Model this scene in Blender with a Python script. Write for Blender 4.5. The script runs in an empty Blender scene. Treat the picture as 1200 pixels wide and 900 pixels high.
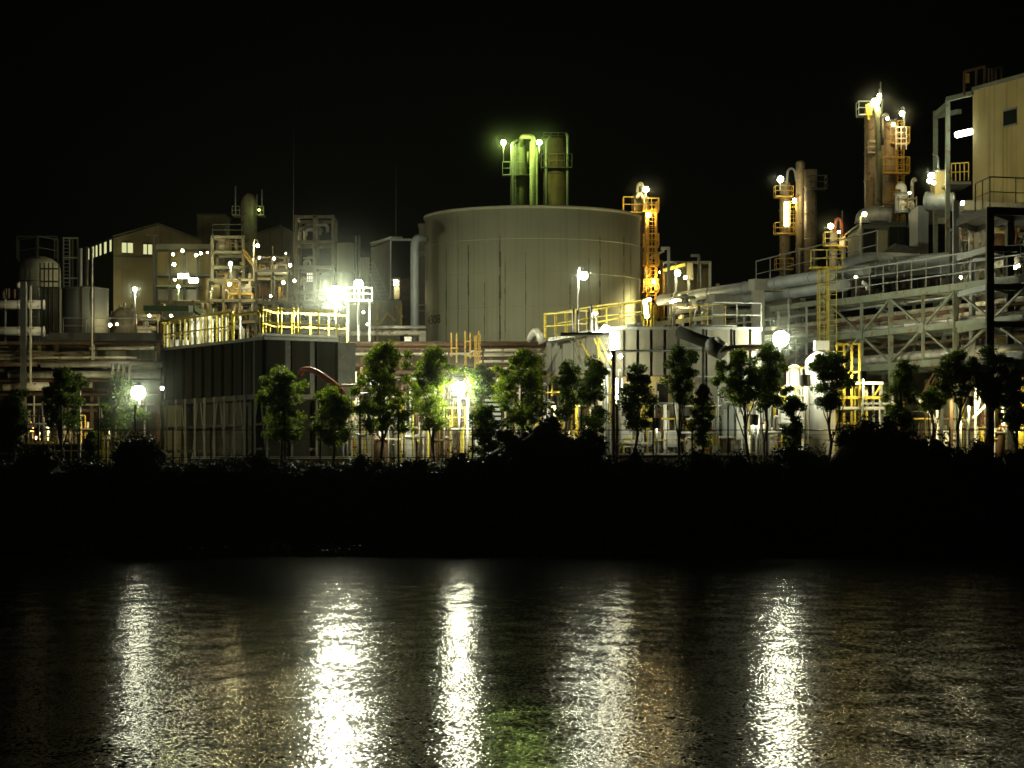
import bpy, math, random
from mathutils import Vector, Matrix, noise
S = bpy.context.scene
COL = S.collection
R = random.Random(7)
FOC, Y0, EYE, GZ = 3000.0, 575.0, 3.5, 4.6      # focal length in photo pixels, horizon row, eye height over water, plant ground level
def P(px, py, d): return Vector(((px-600)/FOC*d, d, EYE+(Y0-py)/FOC*d))
def XW(px, d): return (px-600)/FOC*d
def ZW(py, d): return EYE+(Y0-py)/FOC*d

# ------------------------------------------------------------------ materials
MATS = {}
def mat(name, col, rough=.6, metal=0, vary=.25, scale=1.5, streak=0, bump=0, rust=0, spec=.4):
    if name in MATS: return MATS[name]
    m = bpy.data.materials.new(name); m.use_nodes = True
    nt = m.node_tree; n = nt.nodes; l = nt.links
    b = n['Principled BSDF']
    b.inputs['Roughness'].default_value = rough; b.inputs['Metallic'].default_value = metal
    b.inputs['Specular IOR Level'].default_value = spec
    tc = n.new('ShaderNodeTexCoord')
    nz = n.new('ShaderNodeTexNoise'); nz.inputs['Scale'].default_value = scale; nz.inputs['Detail'].default_value = 4
    l.new(tc.outputs['Object'], nz.inputs['Vector'])
    r = n.new('ShaderNodeValToRGB')
    r.color_ramp.elements[0].position = .3; r.color_ramp.elements[1].position = .7
    r.color_ramp.elements[0].color = [c*(1-vary) for c in col]+[1]
    r.color_ramp.elements[1].color = [min(1, c*(1+vary*.6)) for c in col]+[1]
    l.new(nz.outputs['Fac'], r.inputs['Fac'])
    out = r.outputs['Color']
    if streak:
        mp = n.new('ShaderNodeMapping'); mp.inputs['Scale'].default_value = (3.2, 3.2, .07)
        l.new(tc.outputs['Object'], mp.inputs['Vector'])
        n2 = n.new('ShaderNodeTexNoise'); n2.inputs['Scale'].default_value = 1.0; n2.inputs['Detail'].default_value = 5
        l.new(mp.outputs['Vector'], n2.inputs['Vector'])
        r2 = n.new('ShaderNodeValToRGB'); r2.color_ramp.elements[0].position = .5; r2.color_ramp.elements[1].position = .68
        l.new(n2.outputs['Fac'], r2.inputs['Fac'])
        mx = n.new('ShaderNodeMix'); mx.data_type = 'RGBA'; mx.blend_type = 'MULTIPLY'
        ml = n.new('ShaderNodeMath'); ml.operation = 'MULTIPLY'; ml.inputs[1].default_value = streak
        l.new(r2.outputs['Color'], ml.inputs[0]); l.new(ml.outputs[0], mx.inputs['Factor'])
        l.new(out, mx.inputs['A']); mx.inputs['B'].default_value = (.42, .36, .26, 1)
        out = mx.outputs['Result']
    if rust:
        n3 = n.new('ShaderNodeTexNoise'); n3.inputs['Scale'].default_value = scale*2.3; n3.inputs['Detail'].default_value = 6
        l.new(tc.outputs['Object'], n3.inputs['Vector'])
        r3 = n.new('ShaderNodeValToRGB'); r3.color_ramp.elements[0].position = .62-.25*rust; r3.color_ramp.elements[1].position = .68
        l.new(n3.outputs['Fac'], r3.inputs['Fac'])
        mx = n.new('ShaderNodeMix'); mx.data_type = 'RGBA'
        l.new(r3.outputs['Color'], mx.inputs['Factor']); l.new(out, mx.inputs['A'])
        mx.inputs['B'].default_value = (.16, .07, .03, 1); out = mx.outputs['Result']
    l.new(out, b.inputs['Base Color'])
    if bump:
        bp = n.new('ShaderNodeBump'); bp.inputs['Strength'].default_value = bump; bp.inputs['Distance'].default_value = .05
        l.new(nz.outputs['Fac'], bp.inputs['Height']); l.new(bp.outputs['Normal'], b.inputs['Normal'])
    MATS[name] = m; return m
def glow(name, col, strength):
    if name in MATS: return MATS[name]
    m = bpy.data.materials.new(name); m.use_nodes = True
    nt = m.node_tree; n = nt.nodes; n.clear()
    e = n.new('ShaderNodeEmission'); o = n.new('ShaderNodeOutputMaterial')
    e.inputs['Color'].default_value = (*col, 1); e.inputs['Strength'].default_value = strength
    nt.links.new(e.outputs[0], o.inputs['Surface']); MATS[name] = m; return m
def leafmat(name, col, trans=.35):
    m = bpy.data.materials.new(name); m.use_nodes = True
    nt = m.node_tree; n = nt.nodes; l = nt.links; n.clear()
    o = n.new('ShaderNodeOutputMaterial'); tc = n.new('ShaderNodeTexCoord')
    nz = n.new('ShaderNodeTexNoise'); nz.inputs['Scale'].default_value = 2.5; nz.inputs['Detail'].default_value = 3
    l.new(tc.outputs['Object'], nz.inputs['Vector'])
    r = n.new('ShaderNodeValToRGB'); r.color_ramp.elements[0].position = .35; r.color_ramp.elements[1].position = .65
    r.color_ramp.elements[0].color = (col[0]*.6, col[1]*.65, col[2]*.6, 1); r.color_ramp.elements[1].color = (col[0]*1.5, col[1]*1.25, col[2], 1)
    l.new(nz.outputs['Fac'], r.inputs['Fac'])
    b = n.new('ShaderNodeBsdfPrincipled'); b.inputs['Roughness'].default_value = .45; b.inputs['Specular IOR Level'].default_value = .35
    t = n.new('ShaderNodeBsdfTranslucent'); mx = n.new('ShaderNodeMixShader'); mx.inputs[0].default_value = trans
    l.new(r.outputs[0], b.inputs['Base Color']); l.new(r.outputs[0], t.inputs['Color'])
    l.new(b.outputs[0], mx.inputs[1]); l.new(t.outputs[0], mx.inputs[2]); l.new(mx.outputs[0], o.inputs['Surface'])
    MATS[name] = m; return m
M = dict(
 galv=mat('galvanised steel', (.34,.36,.34), .45, .35, .2, 3),
 dull=mat('dull weathered steel', (.17,.165,.11), .6, .1, .3, 2, rust=.3),
 bar=mat('light grey painted steel', (.19,.22,.165), .5, 0, .2, 1.2, rust=.25),
 dark=mat('dark painted steel', (.05,.055,.05), .5, 0, .3, 2, rust=.1),
 yellow=mat('yellow safety paint', (.62,.50,.07), .45, 0, .15, 3, rust=.15),
 orange=mat('orange yellow paint', (.55,.36,.06), .5, 0, .2, 3, rust=.2),
 lag=mat('aluminium pipe cladding', (.48,.47,.42), .42, .25, .25, 2, streak=.4),
 pipe=mat('cream pipe paint', (.5,.46,.36), .5, 0, .25, 1.2, rust=.2),
 brown=mat('rusty brown pipe', (.09,.055,.03), .7, 0, .3, 2.5, rust=.4),
 tank=mat('cream tank paint', (.46,.46,.32), .62, 0, .10, .35, streak=.22),
 stain=mat('dirt run', (.10,.09,.055), .8, 0, .3, 2),
 vessel=mat('buff vessel cladding', (.36,.29,.19), .5, .1, .3, .9, streak=.6, rust=.2),
 green=mat('grey green vessel', (.25,.27,.17), .5, 0, .25, 1.0, streak=.4, rust=.15),
 white=mat('white vessel paint', (.78,.78,.74), .4, 0, .08, 1, streak=.2),
 panel=mat('pale grey wall panel', (.19,.185,.15), .6, 0, .12, .9, streak=.35),
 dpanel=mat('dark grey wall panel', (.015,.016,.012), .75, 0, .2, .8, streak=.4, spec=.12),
 ochre=mat('buff rendered wall', (.40,.32,.13), .85, 0, .15, .6, streak=.5, bump=.1),
 olive=mat('olive sheet wall', (.33,.30,.17), .7, 0, .2, .5, streak=.5),
 conc=mat('weathered concrete', (.38,.37,.31), .85, 0, .2, 1, streak=.4, bump=.2),
 brick=mat('brown block wall', (.07,.058,.035), .9, 0, .3, 1.5, streak=.3),
 duct=mat('grey duct sheet', (.33,.36,.36), .5, .1, .15, .8, streak=.3),
 roof=mat('dull roof sheet', (.16,.16,.12), .7, 0, .3, .5),
 red=mat('dull red paint', (.33,.08,.05), .55, 0, .2, 2),
 black=mat('black rubber', (.012,.012,.01), .9, 0, .3, 3, spec=.1),
 glass=mat('dark window glass', (.015,.02,.015), .12, 0, .1, 1, spec=.8),
 bark=mat('dark bark', (.09,.07,.05), .9, 0, .35, 6, bump=.5),
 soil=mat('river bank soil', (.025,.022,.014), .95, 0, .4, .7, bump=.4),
 paint=mat('stencil paint', (.035,.035,.025), .7, 0, .2, 4),
)
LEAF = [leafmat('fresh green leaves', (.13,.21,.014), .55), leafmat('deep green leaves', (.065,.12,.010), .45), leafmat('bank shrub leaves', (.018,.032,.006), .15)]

# ------------------------------------------------------------------ geometry collector
class G:
    def __init__(s): s.v = []; s.f = []; s.sm = []
    def add(s, vs, fs, smooth=False):
        o = len(s.v); s.v += [Vector(v) for v in vs]; s.f += [tuple(i+o for i in f) for f in fs]; s.sm += [smooth]*len(fs); return s
    def box(s, a, b):
        x0,x1 = sorted((a[0],b[0])); y0,y1 = sorted((a[1],b[1])); z0,z1 = sorted((a[2],b[2]))
        return s.add([(x0,y0,z0),(x1,y0,z0),(x1,y1,z0),(x0,y1,z0),(x0,y0,z1),(x1,y0,z1),(x1,y1,z1),(x0,y1,z1)],
              [(0,3,2,1),(4,5,6,7),(0,1,5,4),(1,2,6,5),(2,3,7,6),(3,0,4,7)])
    def pb(s, x0, x1, y0, y1, d, depth):        # box whose front face fills that part of the view at distance d
        return s.box((XW(x0,d), d, ZW(y1,d)), (XW(x1,d), d+depth, ZW(y0,d)))
    def bar(s, a, b, w, h=None):                # square bar between two points
        a, b = Vector(a), Vector(b); h = h or w; t = (b-a)
        if t.length < 1e-6: return s
        t.normalize(); up = Vector((0,0,1)) if abs(t.z) < .95 else Vector((0,1,0))
        u = t.cross(up).normalized()*w/2; v = u.cross(t).normalized()*h/2
        vs = [p+q for p in (a,b) for q in (-u-v, u-v, u+v, -u+v)]
        return s.add(vs, [(0,1,2,3),(7,6,5,4),(0,4,5,1),(1,5,6,2),(2,6,7,3),(3,7,4,0)])
    def wall(s, a, b, z0, z1, t):               # upright slab from plan point a to b, thickness t behind
        a = Vector((a[0],a[1],0)); b = Vector((b[0],b[1],0)); d = (b-a).normalized(); n = Vector((-d.y, d.x, 0))*t
        vs = [Vector((p.x,p.y,z)) for z in (z0,z1) for p in (a,b,b+n,a+n)]
        return s.add(vs, [(0,3,2,1),(4,5,6,7),(0,1,5,4),(1,2,6,5),(2,3,7,6),(3,0,4,7)])
    def tube(s, pts, r, n=8, caps=True):
        pts = [Vector(p) for p in pts]; rs = r if isinstance(r, (list,tuple)) else [r]*len(pts)
        o = len(s.v); ref = None
        for i,p in enumerate(pts):
            t = (pts[min(i+1,len(pts)-1)]-pts[max(i-1,0)])
            t = t.normalized() if t.length > 1e-9 else Vector((0,0,1))
            if ref is None: ref = Vector((0,0,1)) if abs(t.z) < .9 else Vector((1,0,0))
            u = (ref - t*ref.dot(t)); u = u.normalized() if u.length > 1e-4 else t.orthogonal().normalized()
            ref = u; w = t.cross(u)
            for k in range(n):
                a = 2*math.pi*k/n; s.v.append(p+(u*math.cos(a)+w*math.sin(a))*rs[i])
        for i in range(len(pts)-1):
            for k in range(n):
                s.f.append((o+i*n+k, o+i*n+(k+1)%n, o+(i+1)*n+(k+1)%n, o+(i+1)*n+k)); s.sm.append(True)
        if caps:
            s.f.append(tuple(o+k for k in range(n-1,-1,-1))); s.f.append(tuple(o+(len(pts)-1)*n+k for k in range(n))); s.sm += [False,False]
        return s
    def bend(s, pts, r, n=8, k=4, br=None):     # pipe with rounded elbows
        pts = [Vector(p) for p in pts]; br = br or r*2.2; q = [pts[0]]
        for i in range(1, len(pts)-1):
            a, p, b = pts[i-1], pts[i], pts[i+1]
            l1 = min(br, (a-p).length*.49); l2 = min(br, (b-p).length*.49)
            p0 = p+(a-p).normalized()*l1; p2 = p+(b-p).normalized()*l2
            for j in range(k+1):
                t = j/k; q.append(p0*(1-t)**2+p*2*t*(1-t)+p2*t*t)
        q.append(pts[-1]); return s.tube(q, r, n)
    def lathe(s, c, prof, n=32):                # prof: (radius, z) from bottom to top
        c = Vector(c); o = len(s.v)
        for r, z in prof:
            for k in range(n):
                a = 2*math.pi*k/n; s.v.append(c+Vector((r*math.cos(a), r*math.sin(a), z)))
        for i in range(len(prof)-1):
            for k in range(n):
                s.f.append((o+i*n+k, o+i*n+(k+1)%n, o+(i+1)*n+(k+1)%n, o+(i+1)*n+k)); s.sm.append(True)
        s.f.append(tuple(o+k for k in range(n-1,-1,-1))); s.f.append(tuple(o+(len(prof)-1)*n+k for k in range(n))); s.sm += [False,False]
        return s
    def ball(s, c, r, n=8, sq=1):
        return s.lathe(c, [(max(.001, r*math.sin(math.pi*i/(n//2+2))), -r*sq*math.cos(math.pi*i/(n//2+2))) for i in range(n//2+3)], n)
    def out(s, name, m, parent=None):
        me = bpy.data.meshes.new(name); o = bpy.data.objects.new(name, me); off = Vector((0,0,0)); q = parent
        while q is not None: off += q.location; q = q.parent
        if parent is None and s.v:
            off = Vector((sum(v.x for v in s.v)/len(s.v), sum(v.y for v in s.v)/len(s.v), min(v.z for v in s.v))); o.location = off
        me.from_pydata([v-off for v in s.v], [], s.f); me.materials.append(m)
        me.polygons.foreach_set('use_smooth', s.sm); me.update()
        COL.objects.link(o); o.parent = parent; return o
def tag(o, label, cat, group=None, kind=None):
    if label: o['label'] = label
    if cat: o['category'] = cat
    if group: o['group'] = group
    if kind: o['kind'] = kind
    return o
def thing(name, label, cat, loc, group=None):
    o = bpy.data.objects.new(name, None); COL.objects.link(o); o.location = loc; o.empty_display_size = .3
    return tag(o, label, cat, group)
def struct(o): o['kind'] = 'structure'; return o

# ------------------------------------------------------------------ reusable assemblies
def rail(parent, pts, h, sp, m, w=.06, mids=1):
    pts = [Vector(p) for p in pts]; g = G(); g2 = G()
    for a, b in zip(pts, pts[1:]):
        up = Vector((0,0,h)); g.bar(a+up, b+up, w)
        for k in range(mids):
            q = Vector((0,0,h*(k+1)/(mids+1))); g2.bar(a+q, b+q, w*.75)
        n = max(1, round((b-a).length/sp))
        for i in range(n+1 if b is pts[-1] else n):
            p = a+(b-a)*i/n; G().bar(p, p+up-Vector((0,0,w/2+.003)), w*.85).out('post', m, parent)
    g.out('handrail', m, parent)
    if mids: g2.out('mid_rail', m, parent)
def ladder(parent, base, top, w, m, cage=False, side=Vector((1,0,0)), cr=.36, face=Vector((0,-1,0))):
    base, top = Vector(base), Vector(top); g = G(); s = side*w/2
    g.bar(base-s, top-s, .05); g.bar(base+s, top+s, .05)
    n = int((top-base).length/.33)
    for i in range(n): p = base+(top-base)*(i+.5)/n; g.bar(p-s, p+s, .035)
    o = g.out('ladder', m, parent)
    if cage:
        c = G(); n = max(2, int((top-base).length/1.0)); K = 9
        def q(z, k):
            a = math.pi*k/(K-1); return z+side*math.cos(a)*cr+face*math.sin(a)*cr*1.9
        for i in range(n+1):
            z = base+(top-base)*i/n
            for k in range(K-1): c.bar(q(z,k), q(z,k+1), .05)
        for k in range(0, K, 2): c.bar(q(base,k), q(top,k), .045)
        c.out('safety_cage', m, o)
def dome(r, h, n=5): return [(max(.001, r*math.cos(math.pi/2*i/n)), h*math.sin(math.pi/2*i/n)) for i in range(n+1)]
def column(name, label, px, wpx, ytop, ybot, d, m, plats=(), bands=3, domed=True, parent=None, n=24, cat='distillation column', lad=None, pm=None, group=None):
    s = d/FOC; r = wpx*s/2; x = XW(px,d); zt = ZW(ytop,d); zb = ZW(ybot,d)
    t = parent or thing(name, label, cat, (x,d,zb), group)
    G().lathe((x,d,zb), [(r,0),(r,zt-zb-(r*.7 if domed else 0))]+([(a, zt-zb-r*.7+b) for a,b in dome(r,r*.7)][1:] if domed else []), n).out('shell', m, t)
    for i in range(bands):
        z = zb+(zt-zb)*(i+.6)/(bands+.3); G().lathe((x,d,z), [(r+.05,0),(r+.05,.12)], n).out('stiffening_ring', m, t)
    for (py, rl, rr, hh) in plats:      # platform row, reach left / right in px, rail height m
        z = ZW(py,d); a = x-rl*s; b = x+rr*s; f = d-r-.7
        pl = G().box((a,f,z-.12),(b,d+r*.5,z)).out('platform', pm or M['galv'], t)
        rail(t, [(a,d+r*.5,z),(a,f,z),(b,f,z),(b,d+r*.5,z)], hh, 1.1, pm or M['yellow'], .07)
    if lad:
        ladder(t, (x+lad*r, d-r*.95-.15, zb), (x+lad*r, d-r*.95-.15, zt-.3), .5, pm or M['yellow'], cage=True)
    return t
LAMPS = {'halide': (1,1,.69), 'sodium': (1,.66,.22), 'green': (.72,1,.22), 'tube': (.95,1,.72), 'warm': (1,.86,.42)}
PW = 1.0
def lamp(px, py, d, kind, power, label, rad=.2, base=None, arm=0, cat='lamp', group=None, mast=None, name='lamp_post', hood=True, m=None, shade=False):
    """a lamp: pole up to it from row `base`, a curved arm of `arm` pixels, a hooded head and a glowing bulb"""
    p = P(px,py,d); m = m or M['galv']
    bz = ZW(base,d) if base else p.z-rad*2; ax = arm*d/FOC
    t = thing(name, label, cat, (p.x+ax, d, bz), group)
    if base:
        if arm: G().bend([(p.x+ax,d+.1,bz),(p.x+ax,d+.1,p.z+.55),(p.x,d+.1,p.z+.55),(p.x,d,p.z+rad*1.1)], .06, 8, br=.45).out('pole', m, t)
        else: G().tube([(p.x,d+rad+.1,bz),(p.x,d+rad+.1,p.z+rad*.9)], .06, 8).out('pole', m, t)
    if hood:
        k_ = min(rad,.3); h = G().lathe((p.x,d,p.z+rad*.9), [(k_*.8,0),(k_*.65,k_*.25),(k_*.3,k_*.5)], 12).out('lamp_hood', M['dark'], t)
    if shade:      # dark shield added on the river side, hides lamp and keeps light off water
        g = G(); K = 7
        for k in range(K):
            q0 = math.pi*(k/K)*1.1+math.pi*.95; q1 = math.pi*((k+1)/K)*1.1+math.pi*.95; R_ = rad*2
            g.bar((p.x+R_*math.cos(q0), d+R_*math.sin(q0), p.z), (p.x+R_*math.cos(q1), d+R_*math.sin(q1), p.z), .02, rad*5)
        g.out('river_shield', M['dark'], t)
    A = 4*math.pi*rad*rad
    G().ball(p, rad, 8).out('bulb', glow('%s glow %g %g'%(kind, power, rad), LAMPS[kind], power*PW/(math.pi*A)), t)
    return t
def tube_lamp(a, b, rad, kind, power, label, name='tube_light', group=None, back=(0,.12,0)):
    a, b = Vector(a), Vector(b); t = thing(name, label, 'light', (a+b)/2, group); L = (b-a).length
    G().tube([a,b], rad, 8).out('bulb', glow('%s tube %g %g %.2f'%(kind,power,rad,L), LAMPS[kind], power*PW/(math.pi*2*math.pi*rad*L)), t)
    o = Vector(back); G().bar(a+o, b+o, rad*2.4, .06).out('fitting', M['galv'], t)
    return t
# ------------------------------------------------------------------ setting: ground, water
def shore(x): return 136.6 + .5*math.sin(x*.11) + .3*math.sin(x*.37+1)
g = G(); xs = [-400,-200,-100,-70]+[-60+2*i for i in range(61)]+[70,100,200,400]
prof = [(-200,2),(4,2),(9,-1.4)]
def gy(x): s = shore(x); return prof+[(s-6,-1.4),(s,0.0),(s+1.0,.55),(140.0,1.2),(142.6,GZ-.1),(145.5,GZ),(420,GZ)]
rows = len(gy(0))
for x in xs:
    for y, z in gy(x): g.v.append(Vector((x,y,z)))
for i in range(len(xs)-1):
    for j in range(rows-1):
        a = i*rows+j; g.f.append((a, a+rows, a+rows+1, a+1)); g.sm.append(False)
struct(g.out('ground', M['soil'], None))
wm = bpy.data.materials.new('night river water'); wm.use_nodes = True
nt = wm.node_tree; n = nt.nodes; l = nt.links; b = n['Principled BSDF']
b.inputs['Base Color'].default_value = (.006,.008,.005,1); b.inputs['Roughness'].default_value = .11; b.inputs['IOR'].default_value = 1.33
tc = n.new('ShaderNodeTexCoord')
def slopes(sx, sy, det, ax, ay):      # wind ripples: a slope in x and in y for every small patch of water
    mp = n.new('ShaderNodeMapping'); mp.inputs['Scale'].default_value = (sx,sy,1); l.new(tc.outputs['Object'], mp.inputs['Vector'])
    z = n.new('ShaderNodeTexNoise'); z.inputs['Scale'].default_value = 1; z.inputs['Detail'].default_value = det
    l.new(mp.outputs[0], z.inputs['Vector'])
    q = n.new('ShaderNodeVectorMath'); q.operation = 'SUBTRACT'; q.inputs[1].default_value = (.5,.5,.5); l.new(z.outputs['Color'], q.inputs[0])
    r = n.new('ShaderNodeVectorMath'); r.operation = 'MULTIPLY'; r.inputs[1].default_value = (ax,ay,0); l.new(q.outputs[0], r.inputs[0]); return r.outputs[0]
s1 = slopes(18, 7, 2, .38, .28); s2 = slopes(1.4, .7, 3, .09, .13)
ad = n.new('ShaderNodeVectorMath'); ad.operation = 'ADD'; l.new(s1, ad.inputs[0]); l.new(s2, ad.inputs[1])
ad2 = n.new('ShaderNodeVectorMath'); ad2.operation = 'ADD'; l.new(ad.outputs[0], ad2.inputs[0]); ad2.inputs[1].default_value = (0,0,1)
no = n.new('ShaderNodeVectorMath'); no.operation = 'NORMALIZE'; l.new(ad2.outputs[0], no.inputs[0]); l.new(no.outputs[0], b.inputs['Normal'])
dk = n.new('ShaderNodeBsdfDiffuse'); dk.inputs['Color'].default_value = (.004,.005,.003,1); mx = n.new('ShaderNodeMixShader'); mx.inputs[0].default_value = .52   # near-black share dims the reflections, imitating murk and wave shadow
l.new(b.outputs[0], mx.inputs[1]); l.new(dk.outputs[0], mx.inputs[2]); l.new(mx.outputs[0], n['Material Output'].inputs['Surface'])
struct(G().add([(-400,4,0),(400,4,0),(400,147,0),(-400,147,0)], [(0,1,2,3)]).out('water', wm, None))

# ------------------------------------------------------------------ vegetation
def leaves(g, c, rad, n, size, rr, shell=.35):
    for _ in range(n):
        d = Vector((rr.gauss(0,1), rr.gauss(0,1), rr.gauss(0,1))).normalized()
        k = shell+(1-shell)*rr.random()**.5
        p = c+Vector((d.x*rad[0], d.y*rad[1], d.z*rad[2]))*k
        u = Vector((rr.gauss(0,1), rr.gauss(0,1), rr.gauss(0,.7))).normalized(); w = u.orthogonal().normalized()
        w = (w*math.cos(q:=rr.random()*6.28)+u.cross(w)*math.sin(q)); s = size*rr.uniform(.6,1.3)
        o = len(g.v); g.v += [p-u*s*.5, p+w*s*.22, p+u*s*.5, p-w*s*.22]; g.f.append((o,o+1,o+2,o+3)); g.sm.append(False)
def tree(px, top, wid, bot, d, label, leafi=0, lean=0, forks=0, seed=0, dens=1.0, tr=.11, group='slim trees planted along the fence'):
    rr = random.Random(seed*31+int(px)); s = d/FOC; x = XW(px,d); zt = ZW(top,d); zb = ZW(bot,d); h = zt-GZ; w = wid*s/2*(1.3 if px < 640 else 1.08)
    t = thing('young_tree', label, 'tree', (x,d,GZ), group)
    g = G(); tips = []
    def limb(a, b, r0, r1, k=5, wob=.12):
        pts = [a+(b-a)*i/k+Vector((rr.uniform(-wob,wob), rr.uniform(-wob,wob), 0))*(1 if 0<i<k else 0) for i in range(k+1)]
        g.tube(pts, [r0+(r1-r0)*i/k for i in range(k+1)], 6); return pts
    base = Vector((x-lean*s,d,GZ-.2)); top_ = Vector((x,d,zb+(zt-zb)*.75))
    main = limb(base, top_, tr, tr*.3, 7)
    nb = 6+forks*2
    for i in range(nb):
        p = main[rr.randint(3,6)] if not forks else main[rr.randint(2,6)]
        q = Vector((x+rr.uniform(-w,w)*.8, d+rr.uniform(-w,w)*.8, max(p.z+.4, zb+(zt-zb)*rr.uniform(.1,.9))))
        limb(p, q, tr*.45, tr*.12, 4, .06); tips.append(q)
    g.out('trunk', M['bark'], t)
    c = G(); ch = zt-zb; nc = int((18+ch*w*5.5)*dens)
    cl = []
    for i in range(nc):
        k = rr.random(); zz = zb+ch*k*.93; wr = w*(1+.35*noise.noise(Vector((px,k*3,0))))*(math.sin(math.pi*min(1,(k*.82+.16)))**.6)*rr.uniform(.75,1.05)
        a = rr.random()*6.28; q = rr.random()**.6
        cl.append((Vector((x+math.cos(a)*wr*q*.82, d+math.sin(a)*wr*q*.82, zz)), rr.uniform(.16,.5)*min(1.25,.55+w*.5)))
    for q in tips: cl.append((q, .35))
    for q, r in cl: leaves(c, q, (r,r,r*.8), int(230*dens), .165, rr, .1)
    c.out('crown', LEAF[leafi], t)
    return t
TREES = [
 (10,470,30,528,149,'small dark tree at the far left end of the fence',1,0,0),
 (18,455,22,500,153,'narrow dark sapling behind the leftmost bush',1,0,0),
 (72,432,50,500,150,'dark tree left of the white braced post',1,0,1),
 (107,505,12,548,148.5,'thin ivy covered stump beside the white braced post',0,0,0),
 (142,440,52,505,153.5,'shadowy tree just left of the floodlight beside the dark tower',1,0,1),
 (331,430,58,515,149,'rounded bright green tree in front of the dark fluted tower',0,0,0),
 (390,448,42,520,150,'small green tree under the red bent pipe',0,0,0),
 (449,398,78,505,149,'largest tree of the row with a broad green crown',0,3,1),
 (508,405,46,500,151,'loose leafy tree left of the middle floodlight',0,0,1),
 (562,425,34,470,152,'thin tree just right of the middle floodlight',1,-2,0),
 (568,470,30,535,149,'low leafy sapling beside the slatted cabinet',1,0,0),
 (612,405,62,500,149,'wide bright green tree left of the largest bank bush',0,0,0),
 (664,420,30,490,152,'narrow dark tree under the yellow braced platform',1,0,0),
 (698,415,44,505,150,'dark green tree left of the tall brown pole',1,0,0),
 (747,425,46,500,149,'dense dark tree right of the tall brown pole',1,0,0),
 (797,403,38,470,150,'tree with a small top tuft before the pale panels',1,0,2),
 (823,446,26,520,149,'slender drooping tree before the pale panels',0,0,0),
 (866,410,58,470,150,'open branched tree with a forked trunk under the elbow duct',0,-14,3),
 (901,402,52,478,151.5,'tall tree right under the brightest floodlight of the right side',1,6,2),
 (930,462,26,520,149,'thin sapling in front of the glowing white vessel',1,0,0),
 (975,408,52,478,150,'dark crooked tree covering the right of the white vessel',1,4,3),
 (1056,420,42,500,150,'tree in front of the grey truss right of the yellow caged ladder',0,0,1),
 (1092,455,30,480,152,'small leaning tree amid the white braces',0,0,1),
 (1124,410,58,470,150,'bushy tree below the dark steel frame',0,0,1),
 (1158,405,52,475,149,'dense dark tree beside the corner column of the steel frame',1,0,1),
 (1190,420,44,500,150,'dark tree at the far right edge of the fence row',1,0,1),
]
for i, a in enumerate(TREES):
    tree(*a[:6], leafi=a[6], lean=a[7], forks=a[8], seed=i)

def bush(px, top, wid, d, label, n, seed):
    rr = random.Random(seed); s = d/FOC; x = XW(px,d); w = wid*s/2; zt = ZW(top,d); zb = 2.6
    g = G(); h = zt-zb
    t = thing('bank_bush', label, 'bush', (x,d,zb), 'dark bushes on the river bank')
    lumps = []
    for i in range(26):
        a = rr.random()*6.28; q = rr.random()**.5; k = math.sqrt(max(0,1-q*q))
        r = rr.uniform(.28,.5)*min(1.3,w*.45+.3)
        lumps.append((Vector((x+math.cos(a)*q*(w-r*.7), d+math.sin(a)*q*w*.45, zb+max(.3,(h-r*.7)*k*rr.uniform(.82,1.0)))), r))
    # woody mass below the leaves
    c = G()
    for q, r in lumps: c.ball(q-Vector((0,0,r*.2)), r*.78, 8)
    c.lathe((x,d,zb-.6), [(w*.85,0),(w*.85,h*.5),(w*.6,h*.75),(w*.25,h*.9)], 14)
    for v in c.v: v.y = d+(v.y-d)*.6; v += noise.noise_vector(v*1.3)*.22
    c.out('branches', M['bark'], t)
    for q, r in lumps: leaves(g, q, (r*1.25,r*1.2,r*1.15), n//26, .2, rr, .6)
    # stray sprays
    for i in range(10):
        a = rr.uniform(.3,2.8); q = Vector((x+math.cos(a)*w, d, zb+math.sin(a)*h)); leaves(g, q, (.25,.25,.22), 14, .17, rr, .1)
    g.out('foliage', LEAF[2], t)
BUSH = [(40,517,100,143,'low round bush at the left end of the bank',2600),
 (163,508,100,143.2,'round bush on the bank under the left floodlight',2600),
 (478,532,96,143,'low dark bush on the bank below the largest tree',1600),
 (592,500,84,143.6,'left shoulder bush beside the tallest bank bush',2200),
 (640,480,124,143,'tallest black bush in the middle of the bank',4200),
 (692,500,62,143.4,'right shoulder bush beside the tallest bank bush',2200),
 (865,530,66,143,'low bush on the bank before the white panels',1600),
 (940,512,104,143.3,'low spreading bush below the white vessel',2000),
 (1026,484,150,143,'broad black bush on the right of the bank',4600),
 (1092,506,88,143.4,'small round bush right of the broad bank bush',1800),
 (1140,512,84,143.2,'loose bush near the right end of the bank',2600),
 (1196,522,70,143.1,'bush cut off by the right edge of the picture',1800),
 (240,538,80,142.8,'low bush on the bank under the dark fluted tower',1500),
 (372,543,90,142.8,'lowest flat bush under the red bent pipe',1500),
 (780,538,96,142.8,'low flat bush on the bank under the pale block',1600),
 (300,533,66,142.9,'small mound of shrub under the rounded bright green tree',1500),
 (428,528,70,142.8,'shrub mound on the bank left of the low dark bush',1600),
 (540,524,70,143.2,'shrub mound on the bank below the middle floodlight',1700),
 (742,527,64,143,'shrub mound on the bank right of the tallest bush',1500),
 (822,522,70,143.1,'shrub mound on the bank below the slender drooping tree',1700),
 (100,532,66,142.9,'low shrub mound between the two left bushes',1400),
 (-20,526,70,143,'bush cut off by the left edge of the picture',1200)]
for i, a in enumerate(BUSH): bush(*a[:5], a[5], 100+i)
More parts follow.
